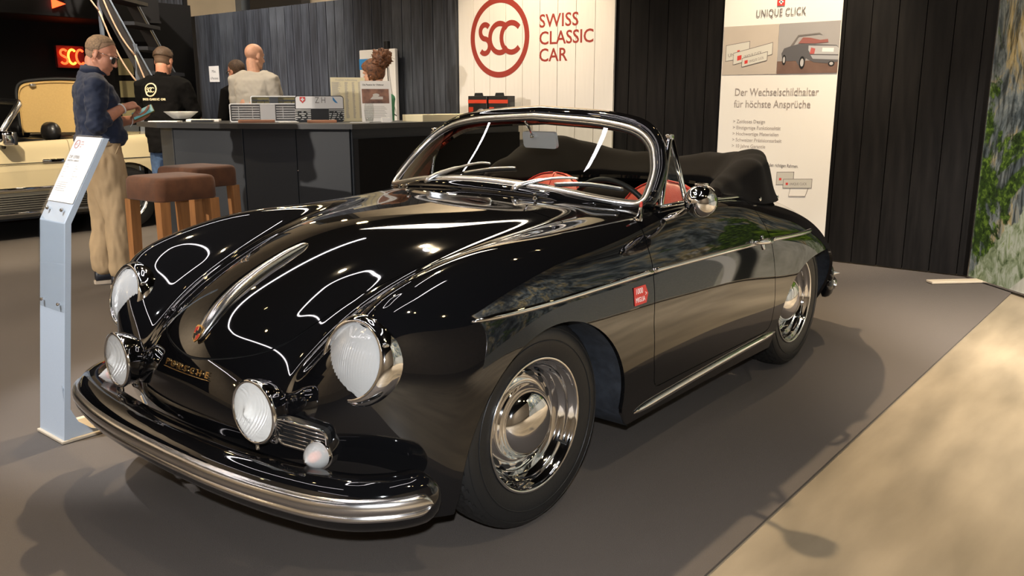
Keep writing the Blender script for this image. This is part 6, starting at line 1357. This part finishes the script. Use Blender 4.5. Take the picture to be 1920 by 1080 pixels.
for wx in (1.12,-1.33):
    cutr(lambda V:np.where(abs(V[:,1])>.5,np.where(V[:,2]>.31,np.hypot(V[:,0]-wx,V[:,2]-.31)-.37,np.abs(V[:,0]-wx)-.37),1.))
lowV=clip(V_,N_,F_,.455-V_[:,2]); V_,N_,F_=clip(V_,N_,F_,V_[:,2]-.455)
DO=[(.36,.96),(.38,.6),(.42,.455),(-.70,.455),(-.78,.62),(-.80,.98)]
rb=[]
for s in (1,-1):
    dd=np.where(s*V_[:,1]>.6,sdf(DO,V_[:,0],V_[:,2]),1.); rb.append(clip(V_,N_,F_,-dd-.003)); V_,N_,F_=clip(V_,N_,F_,dd-.003)
rbody=panel('body_shell',V_,N_,F_,M['creampaint'],rd); panel('lower_cladding',*lowV,M['cladding'],rd)
for s,dm in zip((1,-1),rb):
    d_=panel('door',*dm,M['creampaint'],rd)
    b=MB(); b.rbox((-.62,s*.878,.735),(.20,.02,.035),.008); b.go('door_handle',M['chrome'],d_,auto=40)
for s in (1,-1):
    b=MB(); b.tube([(.74,s*.874,.49),(-.95,s*.876,.49)],[(.016,.006)]*2,8); b.go('chrome_strip',M['chrome'],rd,smooth=True)
    b=MB(); b.tube([(.74,s*.856,.265),(-.95,s*.858,.265)],[(.011,.006)]*2,8); b.go('sill_strip',M['chrome'],rd,smooth=True)
    for k in range(7):
        z=.30+.021*k; b=MB(); b.tube([(.74,s*(.846+(z-.3)*.13),z),(-.95,s*(.848+(z-.3)*.13),z)],.0075,6); b.go('cladding_rib',M['cladding'],rd,smooth=True)
    b=MB(); b.tube([(1.6,s*.868,.722),(.4,s*.879,.722),(-1.0,s*.879,.722),(-2.0,s*.866,.722)],[(.004,.003)]*4,6); b.go('crease_line',M['blackplastic'],rd)
b=MB(); b.box((-.2,0,.22),(3.9,1.45,.06)); b.box((-.3,0,.30),(1.5,1.6,.1)); b.go('floor_pan',M['liner'],rd)
for wx in (1.12,-1.33):
    for s in (1,-1):
        w=empty('wheel',(wx,s*.76,.315),0 if s>0 else PI); w.parent=rd
        b=MB(); b.lathe([(.20,-.09),(.27,-.095),(.305,-.07),(.315,-.03),(.315,.03),(.305,.07),(.27,.09),(.205,.085)],48,'Y'); MYf=None
        b.V=[(v[0],v[1],v[2]) for v in b.V]; b.go('tyre',M['rubber'],w,auto=35)
        b=MB(); b.lathe([(.205,-.08),(.205,-.06),(.19,-.05),(.17,-.055),(.10,-.05),(.0,-.055)],40,'Y'); b.lathe([(.205,.08),(.205,.06),(.19,.05),(.15,.045),(.05,.06),(.0,.065)],40,'Y'); rim=b.go('rim',M['silver'],w,smooth=True)
        for k in range(15):
            a=2*PI*k/15; b=MB(); b.rbox((.165*math.cos(a),.053,.165*math.sin(a)),(.022,.012,.034),.004,1,mat=Matrix.Rotation(-a,3,'Y')); b.go('rim_slot',M['blackplastic'],rim)
# windscreen, mirror, seats, boot lid standing open
ws2=empty('windscreen',(0,0,0)); ws2.parent=rd
Pw=[(-.17,.715,.865),(-.475,.625,1.255),(-.50,.56,1.272),(-.53,0,1.283),(-.50,-.56,1.272),(-.475,-.625,1.255),(-.17,-.715,.865)]
b=MB(); b.tube(Pw,[(.034,.026)]*7,10); b.go('chrome_frame',M['brushed'],ws2,smooth=True)
b=MB(); b.tube([(-.22,.69,.90),(-.40,.60,1.12)],.012,8); b.go('inner_pillar',M['silver'],ws2,smooth=True)
b=MB(); b.add([Vector(p) for p in (Pw[0],Pw[1],Pw[5],Pw[6])],[(0,1,2,3)]); b.go('glass',M['glass'],ws2)
b=MB(); b.rbox((.02,0,.90),(.35,1.36,.08),.03); b.go('dashboard',M['bleather'],rd,auto=40)
mr=empty('outside_mirror'); mr.parent=rd
b=MB(); b.rbox((-.205,.93,.955),(.11,.21,.13),.035,4); b.go('mirror_shell',M['chrome'],mr,smooth=True)
b=MB(); b.rbox((-.262,.93,.955),(.03,.19,.115),.012,3); b.go('mirror_back',M['blackplastic'],mr,smooth=True)
b=MB(); b.tube([(-.21,.86,.875),(-.20,.90,.91)],.022,8); b.go('mirror_foot',M['blackplastic'],mr)
for y in (.36,-.36):
    s=empty('seat',(-.62,y,0)); s.parent=rd
    b=MB(); b.rbox((-.02,0,.62),(.16,.50,.62),.05,3); b.go('backrest',M['bleather'],s,smooth=True)
    b=MB(); b.rbox((.24,0,.45),(.5,.5,.14),.05,3); b.go('cushion',M['bleather'],s,smooth=True)
    rg=[]
    for t in np.linspace(-1,1,11):
        k=(1-abs(t)**4)**.5; k=max(k,.25); rg.append([(.072*k*math.cos(2*PI*q/18)-.225,.128*t,.985+.098*k*math.sin(2*PI*q/18)) for q in range(18)])
    V,F=loftmesh(rg); hr=obj('headrest',V,F,M['bleather'],s,smooth=True)
    b=MB()
    for q in (-.05,.05): b.tube([(-.21,q,.86),(-.22,q,.93)],.007,8)
    b.go('headrest_posts',M['chrome'],hr)
b=MB(); b.rbox((-1.12,0,.88),(.20,1.36,.10),.03); b.go('roof_well_cover',M['bleather'],rd,auto=40)
lid_=empty('raised_lid',(0,0,0)); lid_.parent=rd
Q=[(-.38,.97),(-.38,1.30),(-.37,1.40),(-.33,1.455),(-.24,1.482),(.0,1.50),(.24,1.492),(.34,1.47),(.40,1.41),(.42,1.30),(.43,.97)]
YL=-.20
def lp(y,z,o=0): return Vector((-1.02+.0*(z-1)+o-y*.0,y,z))
Ld=Matrix.Rotation(R(52),3,'Z')
def lq(y,z,o=0):
    v=Ld@Vector((o+.02*math.sin(y*2.5),y,0)); return Vector((-1.05,.12,0))+v+Vector((0,0,z))
C2=cr(Q,5); b=MB(); V=[lq(p[0],p[1],.0) for p in C2]+[lq(p[0],p[1],-.03) for p in C2]; n=len(C2)
b.add(V,[tuple(range(n)),tuple(range(n,2*n))[::-1]]+[(i,(i+1)%n,n+(i+1)%n,n+i) for i in range(n)]); b.go('lining',M['creamtrim'],lid_)
b=MB(); b.tube([lq(p[0]*1.01,p[1]+.004,.0) for p in C2],.018,8); b.go('edge_seal',M['blackplastic'],lid_,smooth=True)
b=MB(); b.tube([lq(p[0]*.955,p[1]-.03,.01) for p in C2],.006,6); b.go('hem',M['creamtrim'],lid_,smooth=True)
for y in (-.22,.26):
    b=MB(); b.rbox(lq(y,1.44,.02),(.05,.06,.03),.008); b.go('latch',M['silver'],lid_,auto=40)
b=MB(); b.tube([lq(.37,1.20,.02),lq(.33,1.13,.10),lq(.26,1.11,.14),lq(.18,1.112,.15)],.008,6); b.go('lid_strut',M['darkgrey'],lid_)

# ------------------------------------------------------------------ black steel staircase with rope rails
M['stair']=mat('brown_black_steel',(.022,.018,.016),.5)
stairs=empty('staircase',(-3.50,-7.51,0),0,'black steel staircase with tan rope handrails in the dark corner','stairs')
def sp(x,y,z): return (x+3.3,y+7.75,z)
for dy in (0,-.75):
    b=MB(); a=Vector(sp(-2.594+.8*dy,-8.103+.65*dy,3.0));c=Vector(sp(-3.46+.8*dy,-7.04+.65*dy,0.13)); t=(c-a).normalized(); h=Vector((-.63,.776,0)).normalized(); 
    w=Vector((t.y*0,0,0)); n_=h.cross(t).normalized(); up=t.cross(n_)
    V=[];
    for p in (a,c):
        for i,j in ((0,-.02),(.11,-.02),(.11,.02),(0,.02)): V.append(p+up*(-i)+n_*j)
    b.add(V,[(0,1,2,3),(7,6,5,4)]+[(i,4+i,4+(i+1)%4,(i+1)%4) for i in range(4)]); b.go('stringer',M['stair'],stairs)
    b=MB(); b.tube([a+n_*.0+h*.02,c+h*.02],(.012,.006),6); b.go('stringer_edge',M['greysteel'],stairs)
for k in range(11):
    f=(k+.5)/11; p=Vector(sp(-2.594-.866*f-.30,-8.103+1.063*f-.25,3.0*(1-f)+.1)); b=MB(); b.box(p,(.72,.24,.04),rz=R(39)); b.go('tread',M['darkgrey'],stairs)
for f in (.08,.36,.62,.88):
    p=Vector(sp(-2.40-.866*f,-8.34+1.063*f,3.0*(1-f)-.1)); b=MB(); b.box(p+Vector((0,0,.35)),(.035,.035,1.05)); b.go('post',M['greysteel'],stairs)
fs=(.08,.36,.62,.88)
for dz in (.45,.75):
    for i in range(3):
        P=[]
        for q in range(9):
            f=fs[i]+(fs[i+1]-fs[i])*q/8; P.append(Vector(sp(-2.40-.866*f+.02,-8.34+1.063*f+.02,3.0*(1-f)-.1+dz-.10*math.sin(PI*q/8)))) 
        b=MB(); b.tube(P,.0105,6); b.go('rope_rail',M['rope'],stairs,smooth=True)
# added grid standing in for the yellow and grey wall between treads
sc_=empty('tread_gap_grid',(-3.62,-8.35,0),R(39),'added dark grid with yellow and grey panes for the wall behind the staircase treads','screen')
b=MB(); b.box((0,0,1.0),(.06,.56,2.0)); b.go('frame',M['blackwall'],sc_)
PM_=[mat('pane_yellow',(.32,.27,.13),.5),mat('pane_grey',(.12,.13,.14),.5)]
for i in range(6):
    for j in range(2):
        b=MB(); b.box((.032,-.13+.26*j,.35+.27*i),(.012,.19,.20)); b.go('pane',PM_[0] if (j==0 and i>2) else PM_[1],sc_)
